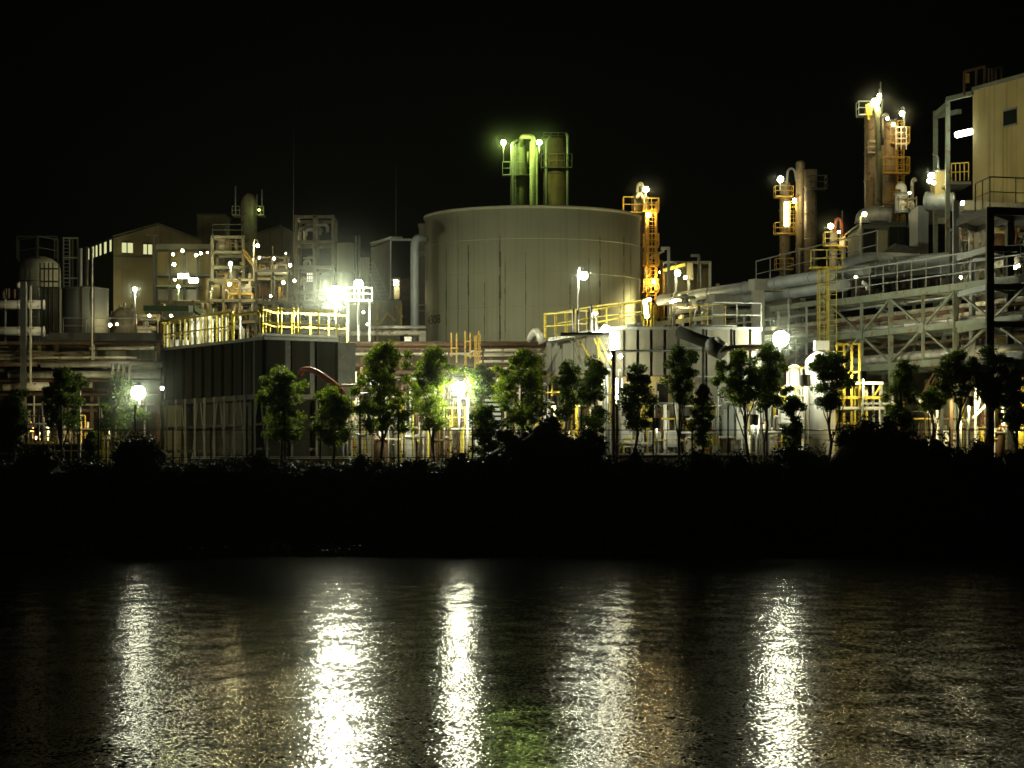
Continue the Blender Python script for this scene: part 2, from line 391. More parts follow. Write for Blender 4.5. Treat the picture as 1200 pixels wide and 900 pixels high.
# undergrowth of the whole bank slope
g = G(); rr = random.Random(5)
for i in range(4200):
    x = rr.uniform(-36,36); s = shore(x); u = rr.random()**.7; y = s+.3+u*(143.5-s)
    z = (.6+max(0,y-139.5)*1.15) if y>s+1 else .4; z = min(z,GZ+.1); r = rr.uniform(.25,.55)
    leaves(g, Vector((x,y,z+noise.noise(Vector((x*.5,y,0)))*.35)), (r*1.3,r,r*.8), 26, .2, rr, .1)
for i in range(700):
    x = rr.uniform(-34,34); k_ = max(0, .25+noise.noise(Vector((x*.22,7,0)))*1.6); leaves(g, Vector((x,shore(x)+.6-rr.random()*k_*3.2,.12+rr.random()*.3)), (.6,.45,.25), 26, .2, rr, .1)
for i in range(1300):
    x = rr.uniform(-34,34); r = rr.uniform(.2,.45); leaves(g, Vector((x,rr.uniform(143.5,147.5),GZ+rr.uniform(-.1,.45)+.6*noise.noise(Vector((x*.35,0,3))))), (r*1.2,r,r), 30, .17, rr, .1)
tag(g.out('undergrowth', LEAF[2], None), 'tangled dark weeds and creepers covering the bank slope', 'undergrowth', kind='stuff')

# ------------------------------------------------------------------ fence along the bank top
D = 148.2
t = thing('wire_fence', 'thin dark wire fence with slim posts along the bank top', 'fence', (0,D,GZ))
for i in range(29):
    px = -12+43.3*i+R.uniform(-3,3); zt = ZW(R.choice([503,500,478]) ,D)
    G().bar((XW(px,D),D,GZ-.1),(XW(px,D),D,zt+.15),.09).out('post', M['dark'], t)
g = G()
for z in (ZW(504,D), ZW(536,D)): g.bar((-32,D-.08,z),(34,D-.08,z),.05)
g.out('rail', M['dark'], t)
w = G()
for k in range(7): z = GZ+.35+k*.3; w.bar((-32,D-.07,z),(34,D-.07,z),.012)
w.out('wire', M['dark'], t)
for (a,b,px) in ((0,0,843),(0,0,443),(0,0,500),(0,0,226)): pass
# low concrete kerb wall of the yard
def low(name, label, x0, x1, y0, d, m, cat='wall'):
    t = thing(name, label, cat, (XW((x0+x1)/2,d),d,GZ))
    G().box((XW(x0,d),d,GZ-.2),(XW(x1,d),d+.25,ZW(y0,d)-.12)).out('wall_body', m, t)
    G().box((XW(x0,d)-.05,d-.05,ZW(y0,d)-.12),(XW(x1,d)+.05,d+.3,ZW(y0,d))).out('coping', M['conc'], t)
low('low_wall','long low brown yard wall with pale coping in the middle', 225, 418, 535, 154.5, M['brick'])
low('low_wall','low brown yard wall behind the white panels trees', 712, 905, 531, 153.2, M['brick'])
low('low_wall','low tan wall at the right under the buff building', 1030, 1260, 540, 153.5, M['ochre'])
low('low_wall','low brown wall behind the floodlight at left', -30, 100, 520, 153.8, M['brick'])
# ------------------------------------------------------------------ the big storage tank
D = 200.0; cx = XW(624,D); tr_ = 126/FOC*D; zt = ZW(240,D-tr_)
t = thing('storage_tank', 'huge pale cylindrical storage tank with dirt streaks and a stencilled number', 'storage tank', (cx,D,GZ))
sh = G().lathe((cx,D,GZ), [(tr_,0),(tr_,zt-GZ-.25)], 96).out('shell', M['tank'], t)
G().lathe((cx,D,zt-.25), [(tr_+.1,0),(tr_+.1,.2),(tr_-.1,.25),(.01,.9)], 96).out('roof', M['tank'], t)
def onshell(px, r=None):      # angle on the tank shell seen at photo column px
    k = (px-600)/FOC; r = r or tr_
    # solve x = k*y with circle
    a = 1+k*k; bq = -2*(k*cx+D); c = cx*cx+D*D-r*r; y = (-bq-math.sqrt(max(0,bq*bq-4*a*c)))/(2*a)
    return math.atan2(y-D, k*y-cx)
g = G()
for px, y0, y1, w in ((523,288,402,1.6),(537,250,408,1.0),(549,284,405,2.0),(586,275,406,2.6),(592,300,404,1.2),(616,295,405,1.0),(703,275,395,2.6),(731,272,380,4),(739,268,380,2.5),(690,300,340,1),(668,330,370,1.2),(568,330,408,1)):
    a = onshell(px); dw = w*D/FOC/2/tr_; rr2 = random.Random(px)
    n_ = 14; g = G()
    for i in range(n_):
        za = ZW(y1,D-tr_)+(ZW(y0,D-tr_)-ZW(y1,D-tr_))*i/n_; zb_ = za+(ZW(y0,D-tr_)-ZW(y1,D-tr_))/n_*.98
        f = dw*rr2.uniform(.35,1.1)*(1-.5*abs(i/n_-.55)); j = dw*rr2.uniform(-.25,.25)
        g.add([(cx+(tr_+.012)*math.cos(q), D+(tr_+.012)*math.sin(q), z) for z in (za,zb_) for q in (a-f+j,a+f+j)], [(0,1,3,2)])
    g.out('dirt_run', mat('tank dirt run', (.12,.11,.065), .8, 0, .3, 2), sh)
g = G()
for i in range(1,8): g.lathe((cx,D,GZ+(zt-GZ)*i/8), [(tr_+.008,0),(tr_+.02,.03),(tr_+.008,.06)], 96)
for i in range(0):
    a = -math.pi*i/40-.02; lv = i%2
    for k in range(8):
        if (k+i)%2: continue
        za = GZ+(zt-GZ)*k/8; g.box((cx+(tr_+.006)*math.cos(a)-.02, D+(tr_+.006)*math.sin(a)-.02, za+.1),(cx+(tr_+.006)*math.cos(a)+.02, D+(tr_+.006)*math.sin(a)+.02, za+(zt-GZ)/8-.05))
g.out('weld_seam', M['tank'], sh)
# stencilled number
fc = bpy.data.curves.new('n','FONT'); fc.body = '4308'; fc.size = 1.25; fo = bpy.data.objects.new('n', fc); COL.objects.link(fo)
bpy.context.view_layer.update(); me = bpy.data.meshes.new_from_object(fo.evaluated_get(bpy.context.evaluated_depsgraph_get()))
bpy.data.objects.remove(fo); vs = [v.co.copy() for v in me.vertices]; x0 = min(v.x for v in vs); x1 = max(v.x for v in vs)
a0, a1 = onshell(502), onshell(516.5); zn = ZW(380,D-tr_*.35)
g = G(); g.add([(cx+(tr_+.03)*math.cos(a0+(a1-a0)*(v.x-x0)/(x1-x0)), D+(tr_+.03)*math.sin(a0+(a1-a0)*(v.x-x0)/(x1-x0)), zn+v.y*.75) for v in vs], [tuple(p.vertices) for p in me.polygons])
g.out('tank_number', M['paint'], t)
# vent pipe standing on left of the tank
t = thing('vertical_duct', 'tall pale vertical duct with bent top left of the big tank', 'duct', P(488,575,188)-Vector((0,0,-1)))
d=187; G().bend([(XW(486,d),d,GZ),(XW(486,d),d,ZW(278,d)),(XW(497,d),d+1.5,ZW(278,d))], .31, 14, br=.8).out('riser', M['duct'], t)
for py in (300,358,365,296): G().bar(P(486,py,d),P(498,py-1,d+3),.12).out('bracket', M['galv'], t)
tb = tank = thing('small_tower', 'narrow cream tower rising just behind the left edge of the big tank', 'tower', P(496,575,212)); d=212
G().pb(491,501,263,560,d,1.2).out('shell', M['panel'], tb); G().pb(490,502,262,265,d-.1,1.4).out('cap', M['panel'], tb)

# ------------------------------------------------------------------ columns behind the tank
t = column('distillation_column','yellow green lit column with dome and lamp platform behind the big tank', 610, 17, 168, 420, 352, M['green'], plats=[(206,21,14,1.7)], bands=4, pm=M['galv'], lad=-1)
d=350; s=d/FOC
G().bend([P(611,172,d),P(611,160,d),P(625,160,d-1),P(625,420,d-1)], .34, 10, br=.5).out('overhead_pipe', M['green'], t)
G().bend([P(600,420,d-1),P(600,168,d-1),P(606,164,d-.4)], .15, 8).out('riser_pipe', M['galv'], t)
G().tube([P(620,192,d-1.4),P(620,178,d-1.4)], .28, 10).out('relief_valve', M['green'], t)
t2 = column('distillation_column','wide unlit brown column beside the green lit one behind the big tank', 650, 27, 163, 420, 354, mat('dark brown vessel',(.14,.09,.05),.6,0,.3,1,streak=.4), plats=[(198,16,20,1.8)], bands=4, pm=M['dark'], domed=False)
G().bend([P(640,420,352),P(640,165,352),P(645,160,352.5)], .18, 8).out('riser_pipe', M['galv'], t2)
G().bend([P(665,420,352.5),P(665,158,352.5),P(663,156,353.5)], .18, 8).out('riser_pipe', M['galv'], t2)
rail(t2, [P(637,163,353),P(663,163,353)], .9, 1, M['dark'])
tp = thing('standpipe', 'thick yellow green standpipe between the two columns behind the big tank', 'pipe', P(625,420,348))
G().tube([P(623,420,348),P(623,166,348)], .27, 12).out('pipe_body', M['green'], tp)
G().tube([P(629,420,349),P(629,172,349)], .15, 8).out('side_pipe', M['green'], tp)
lamp(590,167,348.5,'green',2400,'left green floodlight atop the column behind the big tank',.33,base=188,group=None)
lamp(632,167,346,'green',2400,'right green floodlight atop the column behind the big tank',.33,base=190)

# ------------------------------------------------------------------ orange column right of the tank
t = column('distillation_column','slim column lit orange at the right edge of the big tank', 750, 20, 226, 420, 212, M['vessel'], plats=[(250,20,6,1.2)], bands=5, pm=M['orange'])
d=211; s=d/FOC
for i,py in enumerate((249,290,312,343,372)):
    a = P(752,py,d); b = P(771,py,d); G().box((a.x,d-1.6,a.z-.1),(b.x,d-.2,a.z)).out('platform', M['orange'], t)
    rail(t, [(a.x+.1,d-.3,a.z),(a.x+.1,d-1.6,a.z),(b.x,d-1.6,a.z),(b.x,d-.3,a.z)], 1.0, .7, M['orange'], .07)
for px in (758,769.5):
    for dd in (d-1.65,d-.15): G().bar(P(px,236,dd),P(px,430,dd),.14).out('frame_post', M['orange'], t)
ladder(t, P(764,430,d-1.75), P(764,238,d-1.75), .5, M['orange'], cage=True)
G().bend([P(747,228,d),P(747,216,d),P(753,214,d),P(753,232,d)], .12, 8, br=.4).out('vent_loop', M['pipe'], t)
G().bend([P(745,232,d-.5),P(751,226,d-.5),P(757,240,d-.8),P(757,420,d-.8)], .16, 8).out('riser_pipe', M['pipe'], t)
for px in (762,775): G().tube([P(px,430,d-.6),P(px,305,d-.6)], .13, 8).out('riser_pipe', M['orange'], t)
for px,y0 in ((778,320),(785,336)): G().bar(P(px,y0,d-1),P(px,420,d-1),.12).out('frame_post', M['orange'], t)
G().bar(P(762,302,d-1),P(778,294,d-2),.16).out('davit_arm', M['galv'], t)
lamp(757,222,209.2,'warm',480,'upper lamp on the orange lit column beside the big tank',.2,base=236,cat='lamp')
lamp(760,252,209,'sodium',480,'second lamp down the orange lit column beside the big tank',.15)
lamp(766,330,208.6,'sodium',500,'third sodium lamp low on the orange lit column',.1,hood=False)
tube_lamp(P(756,352,196),P(758,372,196),.14,'warm',450,'upright tube light where the yellow rail meets the orange column')
lamp(761,351,196,'warm',60,'round bulb beside the upright tube light right of the big tank',.13)
tk=thing('cage_ladder','yellow caged ladder under the upright tube light beside the tank','ladder',P(757,384,197)); ladder(tk,P(758,384,197),P(758,351,197),.6,M['yellow'],cage=True)

# ------------------------------------------------------------------ left dark fluted tower (cooling cells)
def cells(name, label, pts, ztop, mid, zlow, pm, bm, npan, cat, gap=.26, legs=True, body=6.0):
    """a cladded block: plan polyline pts (left to right), panels from mid to ztop with recessed joints, legs below"""
    t = thing(name, label, cat, ((pts[0][0]+pts[-1][0])/2, pts[1][1], GZ))
    for (a,b),n_ in zip(zip(pts,pts[1:]), npan):
        a = Vector((*a,0)); b = Vector((*b,0)); u = (b-a).normalized(); L = (b-a).length; nn = Vector((-u.y,u.x,0))
        G().wall(a+nn*.35, b+nn*.35, mid-.3, ztop-.02, body).out('body', bm, t)
        for i in range(n_):
            p = a+u*(L*i/n_+gap/2); q = a+u*(L*(i+1)/n_-gap/2)
            G().wall(p, q, mid, ztop, .3).out('panel', pm, t)
            if legs:
                G().bar(p+Vector((0,0,zlow)), p+Vector((0,0,mid-.003)), .12).out('leg', M['roof'], t)
                z0 = zlow; z1 = mid-.3
                if i%2: G().bar(p+nn*.4+Vector((0,0,z0)), q+nn*.4+Vector((0,0,z1)), .08).out('brace', M['roof'], t)
                else: G().bar(q+nn*.4+Vector((0,0,z0)), p+nn*.4+Vector((0,0,z1)), .08).out('brace', M['roof'], t)
        if legs:
            g = G(); 
            for f in (.3,.62): z = zlow+(mid-zlow)*f; g.bar(a+nn*.3+Vector((0,0,z)), b+nn*.3+Vector((0,0,z)), .16)
            g.out('girt', M['dark'], t)
            G().wall(a+nn*1.8, b+nn*1.8, zlow+.6, mid-.31, .1).out('back_wall', bm, t)
        G().wall(a-nn*.1, b-nn*.1, ztop+.003, ztop+.18, .6).out('top_edge', M['galv'], t)
    return t
zt = ZW(398,155)
A=(XW(183,168),168); B=(XW(309,155),155); C=(XW(396,157.5),157.5)
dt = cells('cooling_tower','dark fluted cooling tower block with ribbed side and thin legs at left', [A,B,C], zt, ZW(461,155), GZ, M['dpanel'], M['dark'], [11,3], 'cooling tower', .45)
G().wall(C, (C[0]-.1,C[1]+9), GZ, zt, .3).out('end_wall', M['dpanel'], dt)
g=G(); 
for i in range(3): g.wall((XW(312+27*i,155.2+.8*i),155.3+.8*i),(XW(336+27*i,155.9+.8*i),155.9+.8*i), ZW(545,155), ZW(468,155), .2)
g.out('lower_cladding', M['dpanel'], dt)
# railings standing on that block
rb = thing('rooftop_walkway','brightly lit yellow railed walkway on the left top of the dark fluted tower','walkway',(XW(240,166),166,zt))
def on(a,b,f,dz=0): return Vector((a[0]+(b[0]-a[0])*f, a[1]+(b[1]-a[1])*f, zt+.2+dz))
def off(v,k): return v+Vector((.1*k,.99*k,0))
q0=on(A,B,.02); q1=on(A,B,.72)
rail(rb,[off(q0,.4),off(q1,.4)],1.75,.75,M['yellow'],.11)
rail(rb,[off(q0,.4),off(q0,3)],1.75,1.2,M['yellow'],.11)
rail(rb,[off(q0,2.6),off(q1,2.6)],1.75,.95,M['white'],.10)
for f in (.3,.36,.41,.47): a=off(on(A,B,f),1.2); G().tube([a,a+Vector((0,0,1.9))],.12,8).out('vent_pipe',M['white'],rb)
G().bend([off(on(A,B,.7),1),off(on(A,B,.7,1.6),1),off(on(A,B,.93,1.6),1),off(on(A,B,.96,.1),1)],.1,8).out('curved_rail',M['yellow'],rb)
G().box((q0.x+.8,q0.y+.0,zt+.2),(q0.x+1.9,q0.y+.9,zt+.75)).out('control_box',M['white'],rb)
rb2 = thing('rooftop_walkway','yellow green railed walkway on the right top of the dark fluted tower','walkway',(XW(350,158),158,zt))
q2=on(B,C,-.04); q3=on(B,C,.98)
rail(rb2,[off(q2,.3),off(q3,.3)],1.7,1.3,M['yellow'],.1)
rail(rb2,[off(q2,.3),off(q2,4)],1.7,1.3,M['yellow'],.1)
rail(rb2,[off(q2,4),off(q3,4)],1.7,1.3,M['yellow'],.1)
for f in (-.1,.1,.15,.32,.37): a=off(on(B,C,f),2); G().tube([a,a+Vector((0,0,1.9))],.06,8).out('vent_pipe',M['yellow'],rb2)
G().wall(off(q2,.2),off(q3,.2),zt+.21,zt+.4,.08).out('kickboard',M['white'],rb2)
# bright floodlights
lamp(393,345,158.6,'halide',11500,'brightest white floodlight on a pole at the right end of the dark fluted tower',.5,base=396,m=M['white'])
lamp(420,333,174,'halide',1500,'smaller white floodlight just right of the brightest one',.3,base=380)
lamp(162,460,152,'halide',560,'white floodlight low at left beside the dark fluted tower',.42,base=478,cat='lamp')
lamp(538,455,151.5,'halide',2200,'white floodlight in the middle between two thin trees',.38,base=545,m=M['white'])
lamp(915,397,156,'halide',2600,'white floodlight in front of the grey truss above the white vessel',.48,base=412)
lamp(684,323,160,'halide',1300,'hooked street lamp in front of the big tank',.25,base=392,arm=-6.5,cat='street lamp',m=M['white'])

# red arc pipe, by the right face
G_=thing('bent_pipe','red bent pipe arching out of the dark fluted tower','pipe',P(400,462,153.5))
G().bend([P(352,438,154.5),P(354,433,153.8),P(368,433,153.2),P(403,458,153),P(406,480,153)],.17,10,k=5,br=.8).out('pipe_body',M['red'],G_)
G().bend([P(400,452,153.4),P(430,452,153.4)],.1,8).out('branch_pipe',M['pipe'],G_)

# ------------------------------------------------------------------ right pale block with platform
zt2 = ZW(386,156)
A2=(XW(634,171),171); B2=(XW(700,156.5),156.5); C2=(XW(795,156),156); D2=(XW(893,157),157)
ct = cells('cooling_tower','pale panelled block behind the trees right of the big tank', [A2,B2,C2], zt2, ZW(440,156), GZ, M['panel'], M['dark'], [5,6], 'cooling tower', .17, legs=False)
G().wall(B2,C2,ZW(472,156),ZW(441,156),.3).out('panel',M['ochre'],ct)
g=G(); g.bar((B2[0],B2[1]-.12,ZW(411,156)),(C2[0],C2[1]-.12,ZW(411,156)),.12); g.out('girt',M['dark'],ct)
ct2 = cells('equipment_house','white panelled house under the dark elbow duct', [C2,D2], zt2, ZW(487,156), GZ, M['panel'], M['dark'], [3], 'building', .14, legs=False)
g=G(); g.bar((C2[0],C2[1]-.12,ZW(408,156)),(D2[0],D2[1]-.12,ZW(408,156)),.11); g.bar((C2[0],C2[1]-.12,ZW(441,156)),(D2[0],D2[1]-.12,ZW(441,156)),.08); g.out('girt',M['galv'],ct2)
for px in (795,824,857,879): G().bar((XW(px,155.8),155.8,GZ),(XW(px,155.8),155.8,zt2),.16).out('post',M['dark'],ct2)
# interior shown between posts: recessed dark bays w/ machines
wk = thing('walkway','yellow railed walkway running from the braced platform to the tube light','walkway',P(700,380,158))
d=158; p0=P(640,399,168); 
a=P(641,391,164); b=P(692,392,157); c=P(750,381,160)
G().wall((XW(636,166),166),(XW(690,157),157), ZW(393,160)-.1, ZW(393,160)+.12,1.2).out('platform',M['white'],wk)
G().box((XW(657,154.5),154.5,ZW(393,155)),(XW(716,155.3),156,ZW(393,155)+.15)).out('platform',M['dark'],wk)
rail(wk,[P(638,396,166),P(640,397,160),P(690,394,155.5),P(752,383,157)],1.55,1.25,M['yellow'],.1)
rail(wk,[P(650,392,170),P(700,384,165),P(752,378,163)],1.4,1.4,M['yellow'],.09)
G().bar(P(692,391,155.2),P(752,379,156.8),.2).out('edge_beam',M['white'],wk)
G().pb(748,752,378,389,156.7,.3).out('end_post',M['white'],wk)
for (x0,y0,x1,y1,mm) in ((668,395,683,437,'galv'),(673,395,688,437,'galv'),(680,396,678,428,'yellow'),(680,399,692,421,'yellow'),(701,396,702,428,'yellow'),(702,397,717,428,'yellow'),(696,396,708,424,'yellow'),(672,396,684,424,'yellow')):
    G().bar(P(x0,y0,154.8),P(x1,y1,154.9),.09).out('brace',M[mm],wk)
for px,dy in ((672,8),(677,5),(693,12),(698,4)): G().tube([P(px,391,155.4),P(px,391-22-dy,155.4)],.08,8).out('vent_pipe',M['white'],wk)
G().bend([P(622,398,167),P(626,389,166),P(632,389,165),P(636,402,165)],.28,10).out('bent_pipe',M['lag'],wk)
tube_lamp(P(717.5,388,154.6),P(717.5,410,154.6),.15,'halide',300,'bright upright tube light above the tall brown pole',back=(.3,.15,0))
lamp(710,386,155,'halide',180,'square floodlight box glowing on the yellow walkway',.26)
lamp(698,367,155.4,'halide',60,'small bulb on a stem over the yellow walkway',.1,base=376)
tube_lamp(P(724,444,155.2),P(724,468,155.2),.26,'halide',300,'wide glowing strip light behind the tall brown pole',back=(0,.3,0))
lamp(716,417,154.4,'halide',120,'small bulb at the left of the tall brown pole top',.12); lamp(727,417.5,154.6,'warm',120,'small lamp at the right of the tall brown pole top',.12)
tt=thing('tall_pole','tall rusty brown pole standing in front of the pale block','pole',P(719,560,151.5)); G().tube([P(719,556,151.5),P(719,411,151.5)],.13,10).out('shaft',M['brown'],tt)
g=G(); g.bar(P(713,411,151.5),P(812,411,155.3),.08); g.out('cross_arm',M['dark'],tt)
G().tube([P(724.5,556,152),P(724.5,470,152)],.07,8).out('conduit',M['pipe'],tt)
wk2=thing('walkway','grey green railed walkway on the roof of the white panelled house','walkway',P(840,386,157))
rail(wk2,[P(787,384,157.5),P(835,383,157),P(892,384,158)],1.5,1.3,M['galv'],.07)
G().wall((XW(812,156.3),156.3),(XW(863,156.7),156.7),zt2+.19,zt2+.3,.1).out('kickboard',M['white'],wk2)
rail(wk2,[P(766,386,163),P(850,384,166)],1.5,1.3,M['yellow'],.06)
# elbow duct
t=thing('elbow_duct','dark diagonal duct with flared elbow mouth on the white panelled house','duct',P(835,415,153))
G().bend([P(796,389,155.0),P(829,402,153.6),P(843,405,153.3)],.36,14,k=5,br=1).out('duct_body',M['black'],t)
G().tube([P(831,402,153.5),P(836,405,153.3),P(847,413,152.9)],[.4,.62,.5],14).out('elbow',M['dark'],t)
G().tube([P(838,398,153),P(850,405,152.7)],.2,8).out('painted_lit_lip',M['white'],t)  # white paint puts the light on the elbow rim into the colour
G().bend([P(842,411,152.8),P(856,408,152.8),P(893,406,153.5)],.17,8).out('outlet_pipe',M['brown'],t)

# ------------------------------------------------------------------ yard machinery between fence and blocks
RM = random.Random(21)
def skid(name, label, x0, x1, ytop, d, cat, seed, deck=None, lit='white', n=7):
    """pump / valve skid: base frame, vertical pots, pipes with elbows, hand wheels"""
    rr = random.Random(seed); w = XW(x1,d)-XW(x0,d); xx = XW(x0,d); h = ZW(ytop,d)-GZ
    t = thing(name, label, cat, (xx+w/2, d, GZ))
    G().box((xx,d-.6,GZ-.1),(xx+w,d+.9,GZ+.22)).out('base_frame', M['conc'], t)
    mats = {'white':['white','pipe','galv','lag','yellow'],'brown':['brown','pipe','orange','brick','lag'],'mix':['white','brown','yellow','pipe','galv']}[lit]
    for i in range(n):
        x = xx+w*(i+rr.uniform(.2,.8))/n; y = d+rr.uniform(-.4,.6); z1 = GZ+h*rr.uniform(.35,1); r = rr.choice([.05,.07,.1]); m = M[rr.choice(mats)]
        if rr.random() < .55: G().tube([(x,y,GZ+.2),(x,y,z1)], r, 8).out('standpipe', m, t)
        else:
            x2 = x+rr.uniform(-.35,.35)*w; G().bend([(x,y,GZ+.2),(x,y,z1),(x2,y,z1),(x2,y+.3,GZ+h*.2)], r, 8).out('bent_pipe', m, t)
        if rr.random() < .5: G().lathe((x,y,GZ+h*rr.uniform(.25,.6)), [(.02,0),(r*2.6,.02),(r*2.6,.1),(.02,.12)], 12).out('valve', M[rr.choice(['red','yellow','galv'])], t)
    for i in range(max(1,n//3)):
        x = xx+w*rr.uniform(.1,.9); r = rr.uniform(.18,.34); z = GZ+.22
        G().lathe((x,d,z), [(r,0),(r,h*rr.uniform(.2,.4))]+[(a,h*.4+b) for a,b in dome(r,r*.7)], 14).out('pot', M[rr.choice(mats)], t)
    for f in (.45,.75)[:1+n//5]: G().tube([(xx,d-.35,GZ+h*f),(xx+w,d-.35,GZ+h*f)], .06, 8).out('header_pipe', M[rr.choice(mats)], t)
    return t
sk = [(8,66,478,157,'brown','brown pump skid at the far left behind the fence'),(112,150,470,156,'mix','pipework skid under the left floodlight'),(408,440,455,157,'white','white pipework skid right of the red bent pipe'),
 (440,470,468,155,'mix','valve skid behind the largest tree'),(474,500,462,157,'white','bright pipe stand left of the middle floodlight'),(504,530,470,155,'mix','yellow and white valve stand under the middle floodlight'),
 (545,566,462,156,'mix','pipe stand right of the middle floodlight'),(585,625,470,158,'brown','dim brown pipework behind the wide bright tree'),(628,664,452,156,'mix','yellow lit pipe skid under the braced platform'),
 (668,700,450,156,'mix','bright valve skid under the braced platform'),(728,760,478,154.8,'white','pale pump set right of the tall brown pole'),(764,800,470,154.6,'mix','pump set under the pale panels'),
 (803,838,470,154.8,'white','pipe stand below the elbow duct'),(842,880,462,154.6,'mix','valve set beside the grey cabinet with rounded top'),(884,915,450,155.5,'white','white pipe stand left of the small white vessel'),
 (918,942,470,154,'mix','low pump below the small white vessel'),(1004,1035,500,154.2,'brown','low pipe set under the yellow caged ladder'),(1092,1120,470,155.5,'mix','pipe stand before the buff building'),
 (1150,1190,450,155,'mix','pipework stand below the dark steel frame'),(1186,1240,440,156,'white','pipework at the right edge below the dark frame')]
for i,(x0,x1,yt,d,l_,lab) in enumerate(sk): skid('pump_skid', lab, x0, x1, yt, d, 'pump skid', 300+i, lit=l_, n=max(4,int((x1-x0)/4.5)), )
def box_thing(name, label, cat, x0,x1,y0,y1,d,dep,m,door=True,m2=None):
    t=thing(name,label,cat,P((x0+x1)/2,y1,d)); G().pb(x0,x1,y0,y1,d,dep).out('body',m,t)
    G().pb(x0-.6,x1+.6,y0-1.2,y0,d-.06,dep+.12).out('lid',m2 or m,t)
    if door:
        dd=G().pb(x0+1,x1-1,y0+1.5,y1-1.5,d-.03,.028).out('door',m2 or m,t); G().pb(x1-3,x1-2.3,(y0+y1)/2-1.5,(y0+y1)/2+1.5,d-.07,.038).out('handle',M['dark'],dd)
    return t
t=box_thing('louvre_cabinet','grey cabinet with horizontal slats right of the middle floodlight','cabinet',567,588,460,512,155,1.2,M['dpanel'],False)
g=G(); 
for i in range(9): g.pb(568,587,462+i*5.4,465+i*5.4,154.93,.065)
g.out('louvre',M['duct'],t); 
for px in (569,586): G().pb(px-1,px+1,512,560,154.9,.2).out('leg',M['galv'],t)
box_thing('yellow_box','small bright yellow box on the ground below the elbow duct','box',835,843,511,522,153.4,.5,M['yellow'])
box_thing('white_cabinet','white cabinet between the forked tree and a white post','cabinet',863,874,486,515,154,.8,M['white'])
t=box_thing('equipment_cabinet','grey equipment cabinet with rounded top behind the fence','cabinet',847,864,476,512,154.2,1.2,M['duct'],True); 
G().tube([P(847,476,154.4),P(864,476,154.4)],.3,12).out('rounded_top',M['duct'],t)
box_thing('white_cabinet','bright white cabinet beside the pale pump set','cabinet',727,741,489,524,154.6,.8,M['white'])
box_thing('white_cabinet','small white cabinet at the foot of the pale block','cabinet',782,795,507,524,154,.6,M['lag'])
box_thing('switch_box','small white box on posts low at the left of the yellow caged ladder','switch box',1012,1017,455,468,153.6,.3,M['white'])
t=thing('frame_opening','dark framed bay with timber shelves in the pale block','frame',P(777,520,155.3))
G().pb(770,783,450,524,155.6,.1).out('back_wall',M['dark'],t)
for px in (769,784): G().pb(px-.8,px+.8,446,540,155.3,.25).out('post',M['pipe'],t)
for py in (448,473,485,498): G().pb(769,784,py,py+1.6,155.25,.5).out('shelf',M['pipe'],t)
for px,y0,w,mm,lab in ((841,454,2.2,'galv','grey upright post between two slim trees'),(881,440,2.0,'white','white upright post just right of the forked tree'),(813,440,1.2,'orange','thin orange upright pipe before the pale panels'),(889,450,3.2,'white','thick white upright pipe beside the tall tree'),(548,468,3,'white','white upright post right of the middle floodlight'),(455,468,1.6,'white','thin white upright post behind the largest tree'),(484,478,1.6,'yellow','thin yellow upright post near the middle'),(1046,460,2.2,'lag','pale upright post left of the white braces'),(1125,490,4,'white','thick white upright stub below the dark frame')):
    t=thing('upright_post',lab,'post',P(px,556,153)); G().tube([P(px,556,153),P(px,y0,153)],w/2*153/FOC,10).out('shaft',M[mm],t); G().lathe(P(px,y0,153),[(w*.045,0),(w*.045,.08)],10).out('cap',M[mm],t)
# white braced post at left
t=thing('braced_post','white post with two slanting braces at left behind the fence','post',P(93,556,151.5))
G().bar(P(93,556,151.5),P(93,458,151.5),.17).out('post',M['white'],t); G().bar(P(92,466,151.4),P(82,486,151.6),.09).out('brace',M['white'],t); G().bar(P(92,508,151.4),P(82,498,151.6),.09).out('brace',M['white'],t)
# yellow green rail at left, lit
for x0,x1,y,lab in ((-10,58,518,'yellow green guard rail at the far left behind the fence'),(64,142,511,'yellow green guard rail around the white braced post')):
    t=thing('guard_rail',lab,'railing',P((x0+x1)/2,556,153)); rail(t,[P(x0,545,153),P(x1,545,153)],ZW(y,153)-ZW(545,153),1.0,M['yellow'],.07)
for x0,x1,y,d,lab in ((632,662,441,154,'yellow railing stand under the left of the braced platform'),(668,692,438,154,'yellow railing stand under the right of the braced platform'),(500,545,478,153.6,'white yellow railing under the middle floodlight')):
    t=thing('guard_rail',lab,'railing',P((x0+x1)/2,480,d)); zb=ZW(478 if y<470 else 500,d); rail(t,[(XW(x0,d),d,zb),(XW(x1,d),d,zb)],ZW(y,d)-zb,.9,M['yellow'],.09)
    for px in (x0+2,x1-2): G().bar((XW(px,d),d+.05,GZ),(XW(px,d),d+.05,zb),.1).out('leg',M['yellow'],t)
t=thing('round_table_stand','white round plate on a stem below the yellow railing stand','stand',P(638,500,153.4)); c_=P(638,473,153.4)
G().lathe(c_,[(.58,0),(.6,.08),(.5,.12)],20).out('plate',M['white'],t); G().lathe((c_.x,c_.y,GZ),[(.08,0),(.08,c_.z-GZ)],10).out('stem',M['white'],t)
t=thing('small_vessel','small rounded grey vessel beside the slatted cabinet','vessel',P(565,500,154)); c_=P(565,497,154)
G().lathe(c_,[(.15,0),(.26,.15),(.28,.6),(.18,.85),(.05,.95)],14).out('shell',M['lag'],t); G().lathe((c_.x,c_.y,GZ),[(.1,0),(.1,c_.z-GZ)],10).out('stem',M['galv'],t)
G().lathe(P(563,505,153.8),[(.08,0),(.12,.1),(.08,.3)],10).out('valve',M['yellow'],t)
